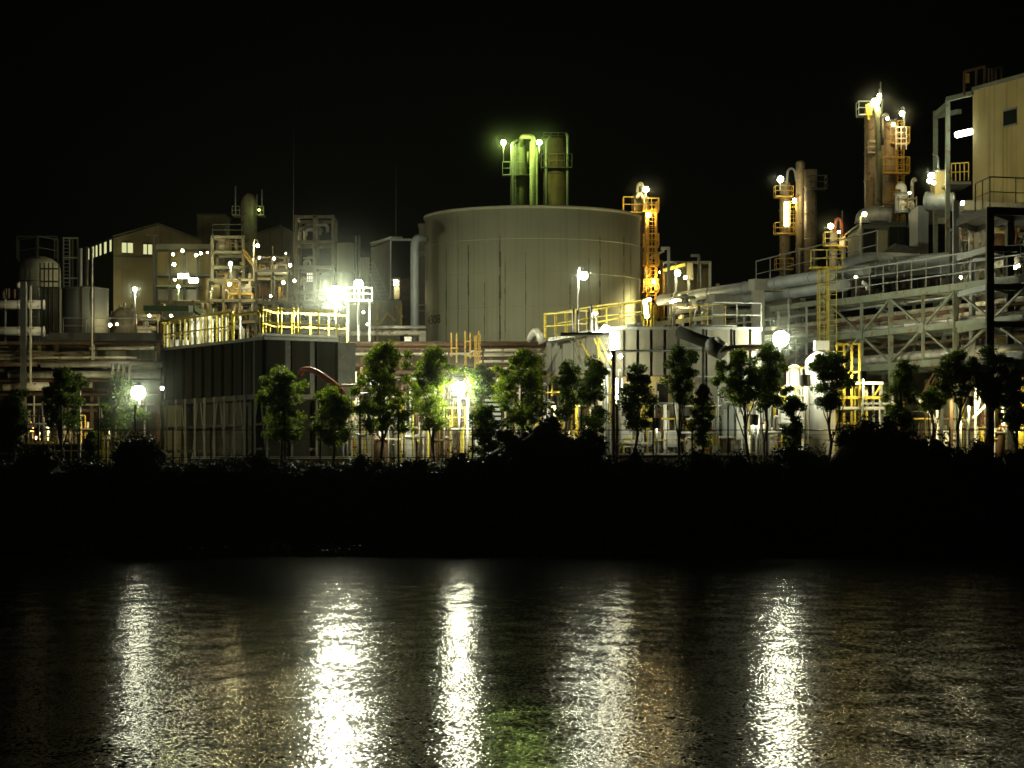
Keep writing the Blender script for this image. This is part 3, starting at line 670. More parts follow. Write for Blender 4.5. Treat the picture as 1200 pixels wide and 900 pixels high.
# orange scaffold ladders at the tank foot
t=thing('access_stair','orange yellow access ladders standing before the foot of the big tank','ladder',P(548,430,160)); d=160
for px,y0,y1 in ((529,390,418),(535,390,425),(545,388,428),(551,390,420),(558,394,470),(561,388,470),(546,417,470),(566,452,470)): G().bar(P(px,y1,d),P(px,y0,d),.09).out('post',M['orange'],t)
for x0,x1,y in ((528,537,408),(545,562,417),(557,564,394),(545,552,400)): G().bar(P(x0,y,d),P(x1,y,d),.08).out('rail',M['orange'],t)
ladder(t,P(559.5,470,d-.1),P(559.5,392,d-.1),.35,M['orange'])
G().box((XW(524,d),d,ZW(408,d)-.1),(XW(568,d),d+1,ZW(408,d))).out('platform',M['brown'],t)
for px in (526,566): G().bar(P(px,545,d+.5),P(px,410,d+.5),.12).out('leg',M['brown'],t)
for y,x0,x1,r,lab in ((411,552,606,3.2,'upper cream horizontal pipe at the foot of the big tank'),(417,560,600,1.8,'thin cream pipe just below the upper one at the tank foot'),(424,560,598,3,'lower cream horizontal pipe at the foot of the big tank'),(432,570,600,2.4,'lowest thin pipe at the foot of the big tank')):
    d=166; t=thing('horizontal_pipe',lab,'pipe',P((x0+x1)/2,y,d)); G().bend([P(x0,y+6,d+.6),P(x0+1,y,d),P(x1+30,y-.5,d+.2)],r*d/FOC/1.6,10).out('pipe_body',M['pipe'],t)
    for px in (x0+12,x1-4): G().bar((XW(px,d),d+.3,GZ),(XW(px,d),d+.3,ZW(y,d)-r*.03),.12).out('support',M['brown'],t)
t=thing('bent_pipe','cream pipe with raised end right of the middle floodlight','pipe',P(572,456,156)); G().bend([P(556,454,156),P(584,454,156),P(584,444,156)],.1,8).out('pipe_body',M['pipe'],t)
for px in (560,580): G().bar(P(px,556,156),P(px,455,156),.07).out('support',M['brown'],t)
# tank foundation pipe trench
t=thing('pipe_rack','low brown pipe rack along the foot of the big tank','pipe rack',P(540,430,170)); d=170
for i,px in enumerate((404,424,446,470,494,520,575,600,630)): G().bar(P(px,545,d),P(px,403,d),.2).out('post',M['brown'],t)
for y in (408,428,452,478): G().bar(P(396,y,d-.05),P(640,y,d-.05),.22).out('beam',M['brown'],t)
for y,m_,r in ((404,'brown',.14),(415,'pipe',.1),(437,'brown',.16),(444,'lag',.1),(462,'pipe',.12),(486,'brown',.14)): G().tube([P(396,y,d-.35),P(640,y,d-.35)],r,8).out('pipe',M[m_],t)
t=thing('backing_wall','dim brown block wall behind the low pipe rack','wall',P(500,545,176)); G().pb(392,645,402,556,176,.3).out('wall_body',M['brick'],t); G().pb(392,645,400,402,175.9,.5).out('coping',M['brown'],t)
# ------------------------------------------------------------------ left: pipe rack and tanks
d=166
t=thing('pipe_rack','long multi level pipe rack at the far left with pale horizontal pipes','pipe rack',P(90,545,d))
for px in (-20,28,66,108,150,186): G().bar(P(px,548,d),P(px,392,d),.24).out('post',M['brown'],t)
G().bar(P(27.5,548,d-2.5),P(27.5,330,d-2.5),.36).out('tall_post',M['dark'],t); G().bar(P(36,450,d-2.5),P(36,335,d-2.5),.12).out('tall_pipe',M['pipe'],t)
G().pb(57,190,390,399,d-.4,.5).out('cable_tray',M['dark'],t)
G().pb(-30,181,400,427,d+1,.2).out('screen_wall',M['olive'],t)
for y,x0,x1,r,m_ in ((408,105,180,.11,'pipe'),(414,-30,100,.07,'brown'),(419,-30,160,.08,'pipe'),(423,-30,180,.06,'brown'),(427,48,190,.2,'lag'),(427,-30,44,.14,'brown'),(439,10,188,.24,'lag'),(453,4,57,.28,'pipe'),(451,95,108,.18,'pipe'),(446,-30,190,.09,'brown'),(462,-30,190,.1,'brown'),(474,-30,180,.07,'pipe')):
    G().tube([P(x0,y,d-.6),P(x1,y,d-.6)],r,10).out('pipe',M[m_],t)
for y in (402,434,458,481): G().bar(P(-25,y,d-.02),P(188,y,d-.02),.2).out('beam',M['brown'],t)
for px in (132,138.5,145,152): G().bend([P(px,447,d-1),P(px,427,d-1),P(px,427,d)],.09,8).out('drop_pipe',M['lag'],t)
for px,y0 in ((110,405),(108,290)): G().tube([P(px,422,d-1),P(px,y0,d-1)],.06,8).out('riser',M['pipe'],t)
for px in (17,34,40,50,58,76,83,116,120,127,136,143,170): G().tube([P(px,545,d-1.3),P(px,R.uniform(455,485),d-1.3)],R.choice([.05,.08,.11]),8).out('riser',M[R.choice(['pipe','brown','galv','green'])],t)
t=thing('block_wall','brown block wall under the left pipe rack','wall',P(70,545,170)); G().pb(-40,192,436,556,170,.3).out('wall_body',M['brick'],t); G().pb(-40,192,434.5,436,169.9,.5).out('coping',M['conc'],t)
for y,lab in ((357,'upper capped pale pipe at the far left edge'),(388,'lower capped pale pipe at the far left edge')):
    dd=172; t=thing('capped_pipe',lab,'pipe',P(20,y,dd),'pair of capped pipes at the far left'); G().tube([P(-30,y,dd),P(50,y,dd)],.29,14).out('pipe_body',M['pipe'],t); G().tube([P(50,y,dd),P(52,y,dd)],.33,14).out('end_cap',M['pipe'],t)
    for px in (6,22,34): G().tube([P(px,y,dd),P(px+.6,y,dd)],.32,14).out('flange',M['lag'],t)
t=thing('pipe_support','dark steel trestle holding the two capped pipes at far left','trestle',P(20,400,173))
for px in (-2,6,23,31,45): G().bar(P(px,400,173),P(px,335+R.uniform(0,8),173),.12).out('post',M['dark'],t)
for y in (362,394): G().bar(P(-10,y,173),P(50,y,173),.16).out('beam',M['dark'],t)
for px in (4,10,17,24): G().tube([P(px,350,172.6),P(px,337+R.uniform(0,6),172.6)],.1,8).out('valve_stem',M['brown'],t)
G().ball(P(22,334,173),.22,8).out('round_gauge',M['pipe'],t)
# silo
d=232
t=column('silo','dim grey domed silo at the far left', 46, 50, 300, 400, d, M['conc'], bands=2, cat='silo', n=40)
rail(t,[P(22,307,d-1.5),P(45,303,d-2.2),P(68,307,d-1.5)],2.0,1.6,M['dark'],.09)
for px in (20,43,64,67): G().bar(P(px,303,d-1.5),P(px,277,d-1.5),.1).out('post',M['dark'],t)
G().bar(P(20,277,d-1.5),P(67,277,d-1.5),.1).out('top_beam',M['dark'],t)
t=thing('stair_tower','dark steel stair tower right of the domed silo','steel tower',P(83,400,228)); d=228
for px in (74,82,85,91): G().bar(P(px,400,d),P(px,278,d),.13).out('post',M['dark'],t)
for y in (279,302,326,345): G().bar(P(74,y,d-.05),P(91,y,d-.05),.12).out('beam',M['galv'],t)
ladder(t,P(78,395,d-.2),P(78,280,d-.2),.5,M['galv'])
t=thing('stair_tower','dark ladder frame in front of the domed silo','steel tower',P(55,340,224)); d=224
for px in (47,52,57,62,69): G().bar(P(px,392,d),P(px,308,d),.11).out('post',M['dark'],t)
for y in (315,330,337): G().bar(P(47,y,d-.05),P(69,y,d-.05),.14).out('beam',M['dark'],t)
G().pb(47,70,336,390,d+.3,2).out('enclosure',M['roof'],t)
t=thing('vent_stack','thin pale vent stack between the steel tower and the factory','pipe',P(95,400,226)); G().tube([P(95,400,226),P(95,291,226)],.14,8).out('pipe_body',M['white'],t); G().tube([P(101,400,226),P(101,289,226)],.2,8).out('second_pipe',M['dark'],t)
d=200
t=column('storage_tank','squat panelled tank at left below the factory', 100, 54, 340, 396, d, M['panel'], bands=0, domed=False, cat='storage tank', n=48)
for px in (96,110): G().bar(P(px,395,d-1.85),P(px,335,d-1.85),.08).out('guide_rail',M['brown'],t)
G().lathe((XW(100,d),d,ZW(340,d)),[(1.84,0),(1.84,.1),(.05,.35)],48).out('roof',M['roof'],t)
rail(t,[P(74,391,d-3),P(128,391,d-3),P(172,391,d-3)],1.2,1.5,M['galv'],.05)
t=thing('round_tank','rounded dim tank between the panelled tank and the lamp post','tank',P(146,392,204)); G().lathe(P(146,392,204),[(1.0,0),(1.0,1.3)]+[(a,1.3+b) for a,b in dome(1.0,.9)],24).out('shell',M['vessel'],t); G().tube([P(146,362,203),P(146,355,203)],.1,8).out('vent',M['galv'],t)
t=thing('yard_platform','dark deck slab carrying the tanks at left','platform',P(120,396,202)); G().box((XW(40,197),197,ZW(396,198)-.6),(XW(250,197),212,ZW(396,198))).out('deck',M['dark'],t)
for px in (60,120,180,240): G().box((XW(px,198),198,GZ),(XW(px,198)+.4,198.4,ZW(396,198)-.61)).out('leg',M['conc'],t)
# bright shards of machinery beside it
def unit(name, label, x0,x1,y0,y1,d, cat='process unit', seed=1, cols=3, lv=3, n=14, mats=('vessel','pipe','galv','orange','lag'), dep=4, fm='dull', vess=1, fw=.2, zb=None):
    """open steel process structure: posts, beams, decks, pipes and vessels inside"""
    rr=random.Random(seed); xa,xb=XW(x0,d),XW(x1,d); za=zb if zb is not None else ZW(y1,d); zt=ZW(y0,d); t=thing(name,label,cat,((xa+xb)/2,d,za))
    for dd in (d,d+dep):
        for i in range(cols): x=xa+(xb-xa)*i/(cols-1); G().bar((x,dd,za),(x,dd,zt),fw).out('column',M[fm],t)
    for k in range(1,lv+1):
        z=za+(zt-za)*k/lv-.15
        for dd in (d,d+dep): G().bar((xa,dd,z),(xb,dd,z),fw).out('beam',M[fm],t)
        for i in range(cols): x=xa+(xb-xa)*i/(cols-1); G().bar((x,d,z+.01),(x,d+dep,z+.01),fw*.8).out('beam',M[fm],t)
        if k<lv: G().box((xa,d+.15,z+.12),(xb,d+dep-.15,z+.17)).out('deck',M['roof'],t)
    for i in range(n):
        x=rr.uniform(xa,xb); y=d+rr.uniform(.3,dep-.3); k=rr.randrange(lv); h=(zt-za)/lv; z=za+h*k+.05
        r=rr.choice([.06,.09,.13,.2]); m=M[rr.choice(mats)]; q=rr.random()
        if q<.45: G().tube([(x,y,z),(x,y,z+h*rr.uniform(.5,1.5))],r,8).out('standpipe',m,t)
        elif q<.75: x2=rr.uniform(xa,xb); zz=z+h*rr.uniform(.2,.9); G().bend([(x,y,z),(x,y,zz),(x2,y,zz),(x2,y,zz-h*.3)],r,8).out('bent_pipe',m,t)
        else: x2=rr.uniform(xa,xb); zz=z+h*rr.uniform(.2,.9); G().tube([(x,y,zz),(x2,y,zz)],r,8).out('pipe',m,t)
    for i in range(vess):
        x=rr.uniform(xa+.6,xb-.6) if xb-xa>1.4 else (xa+xb)/2; r=rr.uniform(.35,.6); k=rr.randrange(lv); h=(zt-za)/lv; z=za+h*k+.2
        G().lathe((x,d+dep*.5,z),[(r,0),(r,h*.55)]+[(a,h*.55+b) for a,b in dome(r,r*.6)],16).out('vessel',M[rr.choice(mats)],t)
    return t
# factory
d=250
t=thing('factory_building','dim olive factory with gabled roof and lit windows at left','building',P(150,380,d))
x_l,x_m,x_r=(XW(98,262),262),(XW(133,d),d),(XW(236,d+3),d+3); ze=ZW(279,d); zp=ZW(262,d); zb=GZ; xm=(XW(186,d+1.5),d+1.5)
G().wall(x_l,x_m,zb,ze,.3).out('side_wall',M['olive'],t)
g=G(); v=[(x_m[0],x_m[1],zb),(x_r[0],x_r[1],zb),(x_r[0],x_r[1],ze),(xm[0],xm[1],zp),(x_m[0],x_m[1],ze)]
g.add(v+[(a,b+.3,c) for a,b,c in v],[(0,1,2,3,4),(9,8,7,6,5),(0,5,6,1),(1,6,7,2),(2,7,8,3),(3,8,9,4),(4,9,5,0)]); g.out('gable_wall',M['olive'],t)
g=G(); e=.15
for (pa,pz,pb_,pzz) in ((x_m,ze,xm,zp),(xm,zp,x_r,ze)):
    a=Vector((pa[0],pa[1]-.5,pz+.03)); b=Vector((pb_[0],pb_[1]-.5,pzz+.03)); dv=Vector((x_l[0]-x_m[0],x_l[1]-x_m[1]+.5,0)); up=Vector((0,0,e))
    g.add([a,b,b+dv,a+dv,a+up,b+up,b+dv+up,a+dv+up],[(0,3,2,1),(4,5,6,7),(0,1,5,4),(1,2,6,5),(2,3,7,6),(3,0,4,7)])
g.out('roof',M['roof'],t)
wg=glow('lit window',(.9,.9,.42),.8)
def lerp2(a,b,f): return (a[0]+(b[0]-a[0])*f,a[1]+(b[1]-a[1])*f)
for px0,px1,y0,y1 in ((143,155.5,284,296),(168,178,285,297)):
    f0=(px0-133)/103; f1=(px1-133)/103; a=lerp2(x_m,x_r,f0); b=lerp2(x_m,x_r,f1); a=(a[0],a[1]-.05); b=(b[0],b[1]-.05)
    w=G().wall(a,b,ZW(y1,d),ZW(y0,d),.04).out('window',wg,t); c=((a[0]+b[0])/2,a[1]-.04)
    g=G(); g.bar((c[0],c[1],ZW(y1,d)),(c[0],c[1],ZW(y0,d)),.1); g.bar((a[0],a[1]-.03,ZW(y1,d)-.05),(b[0],b[1]-.03,ZW(y1,d)-.05),.12); g.bar((a[0],a[1]-.03,ZW(y0,d)+.05),(b[0],b[1]-.03,ZW(y0,d)+.05),.12); g.out('frame',M['dark'],w)
for f,w_ in ((.12,.07),(.28,.07),(.42,.05),(.55,.05),(.70,.07),(.88,.05)):
    a=lerp2(x_l,x_m,f); b=lerp2(x_l,x_m,f+w_); w=G().wall((a[0]-.0,a[1]-.06),(b[0],b[1]-.06),ZW(300,256),ZW(287,256),.05).out('window',wg,t)
    G().wall((a[0],a[1]-.1),(b[0],b[1]-.1),ZW(301,256)-.1,ZW(301,256),.1).out('sill',M['dark'],w)
G().wall((x_m[0],x_m[1]-.08),(x_r[0],x_r[1]-.08),ZW(301,d),ZW(299,d),.07).out('ledge',M['roof'],t)
t=thing('steel_post','dark tall post in front of the factory gable','post',P(181,400,236)); G().bar(P(181,400,236),P(181,276,236),.25).out('shaft',M['dark'],t); G().bar(P(172,276,236),P(186,276,236),.15).out('cross_arm',M['dark'],t)
# olive hall behind lamps
d=238
t=thing('process_hall','lit olive open front hall right of the factory','building',P(215,380,d))
G().pb(182,248,292,400,d+2.6,.3).out('back_wall',M['ochre'],t); G().pb(180,252,286,292,d,7).out('roof',M['roof'],t); G().pb(182,246,320,323,d,6).out('floor_slab',M['roof'],t); G().pb(183,232,334,336,d-.5,3).out('awning',M['green'],t)
for px in (183,199,216,232,247): G().bar(P(px,400,d),P(px,292,d),.22).out('column',M['dark'],t)
for px0,px1 in ((185,197),(202,214),(219,230)): G().pb(px0,px1,336,352,d+2.4,.15).out('door',M['lag'],t)
t=thing('penthouse','dim boxy penthouse on top behind the steel tower at left','building',P(246,272,262)); G().pb(231,263,252,400,262,5).out('wall_body',M['olive'],t); G().pb(230,264,250.5,252,261.8,5.4).out('roof_edge',M['roof'],t)
t=thing('far_building','dim gabled roof building far behind the platforms at left','building',P(325,300,270)); g=G(); v=[P(300,275,270),P(330,265,270),P(347,273,270),P(347,400,270),P(300,400,270)]; g.add(v+[q+Vector((0,6,0)) for q in v],[(4,3,2,1,0),(5,6,7,8,9),(0,1,6,5),(1,2,7,6),(2,3,8,7),(4,0,5,9)]); g.out('wall_body',M['olive'],t); G().bar(P(299,275,269.8),P(330,264.5,269.8),.25).out('roof_edge',M['roof'],t)
t=thing('green_shed','low dark green roofed shed behind the lamp post at left','shed',P(195,378,214)); G().pb(170,226,364,378,214,4).out('wall_body',M['green'],t); G().pb(168,228,358,364,213.6,5).out('roof',mat('green roof',(.05,.11,.05),.6),t); G().pb(221,226,358,366,213.4,.15).out('sign_board',M['white'],t)
u1=unit('steel_tower','tall pale steel tower frame with orange lit interior at left', 249,285,276,400,232,seed=4,cols=2,lv=7,n=26,mats=('brown','vessel','orange','pipe','lag'),vess=3,fw=.26)
rail(u1,[P(249,276,232),P(285,276,232)],1.0,1.2,M['dark'],.07)
unit('process_unit','cluttered amber lit pipework under the pale steel tower',  243,300,326,400,224,seed=5,cols=4,lv=3,n=60,mats=('pipe','lag','orange','vessel','white'),vess=6)
unit('process_unit','amber lit process floors left of the tall dark frame', 300,338,300,400,226,seed=6,cols=3,lv=4,n=46,mats=('pipe','brown','orange','vessel','lag'),vess=5)
unit('steel_tower','tall dark steel frame with open top behind the brightest floodlight', 347,390,252,400,212,seed=7,cols=3,lv=5,n=26,mats=('galv','lag','pipe','green'),vess=2,fw=.24)
unit('process_unit','dim pipework below the green lamp at left', 186,246,352,400,222,seed=8,cols=4,lv=2,n=40,mats=('pipe','lag','green','white'),vess=4)
unit('process_unit','low dim pipework right of the squat panelled tank', 124,186,368,400,206,seed=9,cols=3,lv=1,n=40,mats=('pipe','brown','white','lag'),vess=4)
unit('process_unit','dark pipework deck behind the yellow walkway at left', 300,400,352,400,190,seed=10,cols=5,lv=2,n=40,mats=('brown','galv','dark','vessel'),vess=3)
t=thing('orange_stair','orange stair flight beside the pale steel tower','stair',P(290,315,230))
G().bar(P(286,298,230),P(297,312,230),.14).out('stringer',M['orange'],t); G().bar(P(286,292,230),P(297,306,230),.08).out('handrail',M['orange'],t)
for i in range(6): G().bar(P(286+2*i,299+2.5*i,230),P(286+2*i,293+2.5*i,230),.07).out('post',M['orange'],t)
G().bar(P(298,330,230),P(298,295,230),.14).out('post',M['orange'],t)
# green column
d=240
t=thing('flare_column','tapered green tinged column with two side platforms at left','column',P(292,400,d)); G().lathe((XW(292,d),d,ZW(400,d)),[(.55,0),(.55,7),(.72,9),(.78,13),(.5,13.6),(.2,13.9)],20).out('shell',M['green'],t)
for x0,x1,f in ((272,281,-1),(301,309,1)):
    G().pb(x0,x1,251,252.5,d-1,2).out('platform',M['green'],t); rail(t,[P(x0,251,d-1),P(x1,251,d-1)],.75,.35,M['green'],.07)
for px,y in ((276,218),(301,228),(307,222)): G().tube([P(px,251,d),P(px,y,d)],.06,6).out('mast',M['galv'],t)
lamp(303.5,246,d-1.4,'green',14,'tiny green light on the right side platform of the tapered column',.07,hood=False)
t=thing('railed_platform','grey railed platform right of the orange stair','platform',P(318,318,220)); G().pb(299,340,316,319,220,3).out('deck',M['galv'],t); rail(t,[P(299,316,220),P(340,316,220)],1.0,1.2,M['dark'],.06)
for px in (300,320,339): G().bar(P(px,400,220),P(px,319,220),.18).out('leg',M['dark'],t)
for x0,x1,y0,d,lab in ((395,415,285,214,'dim pale vessel with flat top right of the tall dark frame'),(421,433,302,216,'shorter dim vessel left of the corrugated building')):
    column('process_vessel',lab,(x0+x1)/2,x1-x0,y0,400,d,M['tank'],bands=2,domed=False,cat='vessel')
t=thing('vertical_pipe','thin pipe pair standing right of the flat topped vessel','pipe',P(420,400,213)); 
for px in (417,421): G().tube([P(px,400,213),P(px,276,213)],.09,8).out('pipe_body',M['galv'],t)
for px,y0,lab in ((344,152,'tall faint lightning mast left of the brightest floodlight'),(464,194,'thin faint lightning mast above the corrugated building')):
    t=thing('lightning_mast',lab,'mast',P(px,300,222),'thin lightning masts'); G().tube([P(px,380,222),P(px,y0+30,222),P(px,y0,222)],[.04,.03,.015],6).out('mast',M['dark'],t); G().lathe(P(px,380,222),[(.2,0),(.2,.2)],8).out('base',M['dark'],t)
# corrugated building
d=208
t=thing('corrugated_building','corrugated building with a dark upper box and one lit bay left of the big tank','building',P(460,400,d))
G().wall((XW(435,214),214),(XW(457.5,d),d),GZ,ZW(282,d),.3).out('side_wall',M['panel'],t)
g=G()
for i in range(16):
    a=lerp2((XW(435,214),214),(XW(457.5,d),d),(i+.2)/16); g.bar((a[0],a[1]-.04,ZW(372,d)),(a[0],a[1]-.04,ZW(284,d)),.09)
g.out('corrugation',M['panel'],t)
G().pb(457.5,483,282,326,d,6).out('upper_wall',M['dpanel'],t); G().pb(457,458.5,281,350,d-.1,.15).out('corner_trim',M['white'],t)
G().wall((XW(434,213),213),(XW(458,d-.3),d-.3),ZW(281,d),ZW(281,d)+.25,1).out('roof_edge',M['galv'],t); G().pb(457,487,279.5,282,d-.3,6.5).out('roof',M['galv'],t)
G().pb(468,483,326,400,d+.1,6).out('lower_wall',M['brown'],t); G().pb(457.5,468,350,400,d+.1,1).out('lower_wall',M['ochre'],t); G().pb(458,468,327,350,d+1.5,.1).out('bay_back',M['panel'],t)
G().pb(457,468.5,325.5,328,d-.7,2).out('awning',M['white'],t)
tube_lamp(P(459,333,d+.9),P(466,333,d+.9),.09,'warm',160,'tube light inside the lit bay of the corrugated building')
t=thing('inclined_ladder','long inclined ladder leaning before the corrugated building','ladder',P(450,350,204)); ladder(t,P(452,352,204),P(432,306,204),.7,M['galv'])
t=thing('stair_flight','dim zigzag stair flights below the corrugated building','stair',P(460,385,200))
for x0,y0,x1,y1 in ((443,358,464,376),(464,358,472,372),(440,385,455,366)): G().bar(P(x0,y0,200),P(x1,y1,200),.16).out('stringer',M['orange'],t)
for px in (442,470): G().bar(P(px,400,200),P(px,355,200),.15).out('post',M['orange'],t)
G().pb(402,470,352,400,203,1).out('back_wall',M['olive'],t)
for y,r,m_,lab in ((383.5,.12,'lag','thin upper pipe crossing left of the big tank'),(390.5,.2,'pipe','thicker lower pipe crossing left of the big tank')):
    t=thing('crossing_pipe',lab,'pipe',P(440,y,180)); G().tube([P(370 if y>385 else 432,y,180),P(499,y,180)],r,10).out('pipe_body',M[m_],t)
    for px in (440,470,492): G().bar(P(px,545,180.3),P(px,y,180.3),.14).out('support',M['brown'],t)
box_thing('white_box','white box unit under the crossing pipes left of the big tank','box',474,482,396,401,176,.6,M['white'],False); box_thing('white_box','pale louvred box at the foot of the vertical duct','box',491,499,394,404,178,.6,M['panel'],False)
# left lamps
LL=[(158,339,196,'halide',230,.22,388,'lamp post beside the squat panelled tank at left'),
(302,288,222,'warm',200,.22,330,'hooked lamp on a pole right of the pale steel tower'),(270,309,222,'warm',420,.25,330,'lamp inside the lower floors of the pale steel tower'),
(209,336,226,'green',160,.2,360,'green tinted lamp post in front of the open hall'),(204,310,228,'warm',90,.22,None,'lamp low at left on the open hall front'),(214,294,228,'warm',100,.2,None,'highest lamp on the open hall roof'),
(203,298,228,'warm',60,.17,None,'left lamp on the open hall roof'),(230,299,228,'warm',90,.2,None,'third lamp along the open hall roof'),(235.5,297,228,'warm',50,.15,None,'rightmost lamp along the open hall roof'),
(205,328,228,'warm',40,.15,None,'small lamp beside the left awning tube'),(243,296,228,'warm',30,.1,None,'dim lamp between the open hall and the pale steel tower'),
(304,302,221,'halide',50,.15,None,'small lamp below the hooked lamp pole'),(321,303,221,'warm',90,.18,None,'lamp on the amber process floors'),(335,297,221,'halide',20,.1,None,'tiny lamp at the top of the amber process floors'),
(340,311,208,'warm',60,.17,None,'upper lamp on the tall dark frame left side'),(345,329,208,'warm',60,.17,None,'lower lamp on the tall dark frame left side'),(332,331,220,'warm',420,.2,None,'lamp deep in the amber process floors'),
(175,370,205,'warm',40,.17,None,'small lamp right of the lamp post at left'),(200.5,370,205,'warm',50,.16,None,'small lamp under the green roofed shed'),(129,381,198,'warm',45,.2,None,'small bright lamp at the right foot of the squat tank'),
(137,380,198,'warm',30,.14,None,'tiny lamp near the foot of the squat tank'),(317,347,218,'warm',60,.13,None,'tiny lamp low in the amber process floors'),(269,333,219,'warm',320,.2,None,'lamp in the cluttered amber pipework'),(426,366,172,'halide',40,.1,None,'tiny lamp below the smaller white floodlight'),(431,380,172,'halide',40,.1,None,'tiny lamp above the crossing pipes')]
for px,py,d_,k,pw,r,base,lab in LL: lamp(px,py,d_,k,pw*1.7,lab,r*.6,base=base,arm=(-5 if px==302 else 0),hood=r>.12)
tube_lamp(P(209,323.5,229),P(220.5,323.5,229),.2,'halide',260,'left glowing tube light under the open hall awning'); tube_lamp(P(222,328.5,229),P(231.5,328.5,229),.2,'halide',260,'right glowing tube light under the open hall awning')
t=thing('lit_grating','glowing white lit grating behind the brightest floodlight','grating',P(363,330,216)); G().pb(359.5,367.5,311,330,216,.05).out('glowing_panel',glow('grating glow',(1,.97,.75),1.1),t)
g=G()
for i in range(5): g.pb(359+i*2.1,359.7+i*2.1,310,331,215.9,.06)
for i in range(4): g.pb(359,368,312+i*5.2,313+i*5.2,215.84,.05)
g.out('bars',M['dark'],t)
for px,y0,y1 in ((430,340,352),(414,345,352)): pass
t=thing('lit_machinery','bright lit pipework platform under the smaller white floodlight','machinery',P(425,355,175)); G().pb(405,436,351,353.5,175,2).out('deck',M['white'],t); rail(t,[P(405,351,175),P(436,351,175)],.8,.7,M['white'],.07)
for px in (408,420,433): G().bar(P(px,400,175.5),P(px,353,175.5),.15).out('leg',M['galv'],t)

# ------------------------------------------------------------------ right: long pipe bridge
U=Vector((-8.96,20.6,0)).normalized(); NN=Vector((-U.y*-1,-U.x,0)); NN=Vector((U.y,-U.x,0))
def RP(px,z,off=0):
    k=(px-600)/FOC; tt_=(30-150*k)/(8.96+20.6*k); p=Vector((30-8.96*tt_,150+20.6*tt_,z)); return p+NN*off
ZT,ZM,ZL=15.95,13.66,11.45
t=thing('pipe_bridge','long grey trussed pipe bridge with a handrail sloping up to the right edge','pipe bridge',RP(1060,GZ))
for off,sc in ((0,1),(4,1)):
    for z,w in ((ZT,.42),(ZM,.36),(ZL,.42)):
        G().bar(RP(968,z,off),RP(1236,z,off),.22,w).out('chord',M['bar'],t)
        G().bar(RP(968,z-w/2-.012,off-.0),RP(1236,z-w/2-.012,off),.34,.02).out('flange',M['bar'],t)
    pan=[975,1010,1044,1082,1120,1163,1210]
    for i,px in enumerate(pan):
        big=i%2==0; G().bar(RP(px,GZ if (big and off==0) or i%2==0 else ZL,off-.02),RP(px,ZT-.2,off-.02),.3 if big else .2).out('column' if big else 'vertical',M['bar'],t)
    for i in range(len(pan)-1):
        a,b=(pan[i],pan[i+1]) if i%2==0 else (pan[i+1],pan[i])
        # X star at mid nodes: diagonals meet at the odd verticals at mid level
        G().bar(RP(a,ZT-.2,off-.03),RP(b,ZM+.05,off-.03),.13).out('diagonal',M['bar'],t)
        G().bar(RP(a,ZL+.2,off-.035),RP(b,ZM-.05,off-.035),.13).out('diagonal',M['bar'],t)
    for px in (1010,1082,1163): G().bar(RP(px-3,ZM,off-.16),RP(px+3,ZM,off-.16),.05,.6).out('gusset',M['bar'],t)
for px in (975,1010,1044,1082,1120,1163,1210):
    for z in (ZT,ZM,ZL): G().bar(RP(px,z-.1,0),RP(px,z-.1,4),.2).out('cross_beam',M['bar'],t)
g=G()
a,b=RP(968,ZT+.24,.2),RP(1236,ZT+.24,.2); g.bar(a+NN*.5,b+NN*.5,1.0,.05); g.out('walkway_deck',M['galv'],t)
rail(t,[RP(972,ZT+.26,.02),RP(1120,ZT+.26,.02),RP(1236,ZT+.26,.02)],1.75,1.75,M['galv'],.08,mids=2)
def lagpipe(name,label,px0,px1,z,off,r,m,cat='pipe',fl=6,down=None):
    t=thing(name,label,cat,RP((px0+px1)/2,z,off)); pts=[RP(px0,z,off),RP(px1,z,off)]
    if down: pts.append(RP(px1,z,off)+Vector((0,0,down)))
    G().bend(pts,r,12).out('pipe_body',M[m],t)
    for i in range(fl):
        p=RP(px0+(px1-px0)*(i+.5)/fl,z,off); G().tube([p-U*.06,p+U*.06],r+.05,12).out('flange',M['galv'],t)
pl=[('upper orange tinted pipe inside the pipe bridge',765,1230,14.6,1.0,.13,'brown'),('pale pipe on the middle deck of the pipe bridge',765,1230,14.05,.7,.12,'lag'),('thick cream pipe at the back of the middle deck',765,1230,14.4,2.6,.34,'pipe'),
('second cream pipe at the back of the middle deck',765,1230,15.1,3.3,.22,'pipe'),('thick lagged pipe on the lower deck front',765,1230,12.05,1.3,.24,'lag'),('brown pipe on the lower deck middle',765,1230,12.0,2.1,.18,'brown'),
('thick cream pipe on the lower deck back',765,1230,12.2,3.1,.36,'pipe'),('thin rusty pipe above the lower deck',765,1230,12.9,1.8,.1,'brown'),('thin grey conduit under the top chord',765,1230,15.5,.8,.08,'galv')]
for lab,x0,x1,z,off,r,m_ in pl: lagpipe('bridge_pipe',lab,x0,x1,z,off,r,m_,fl=9)
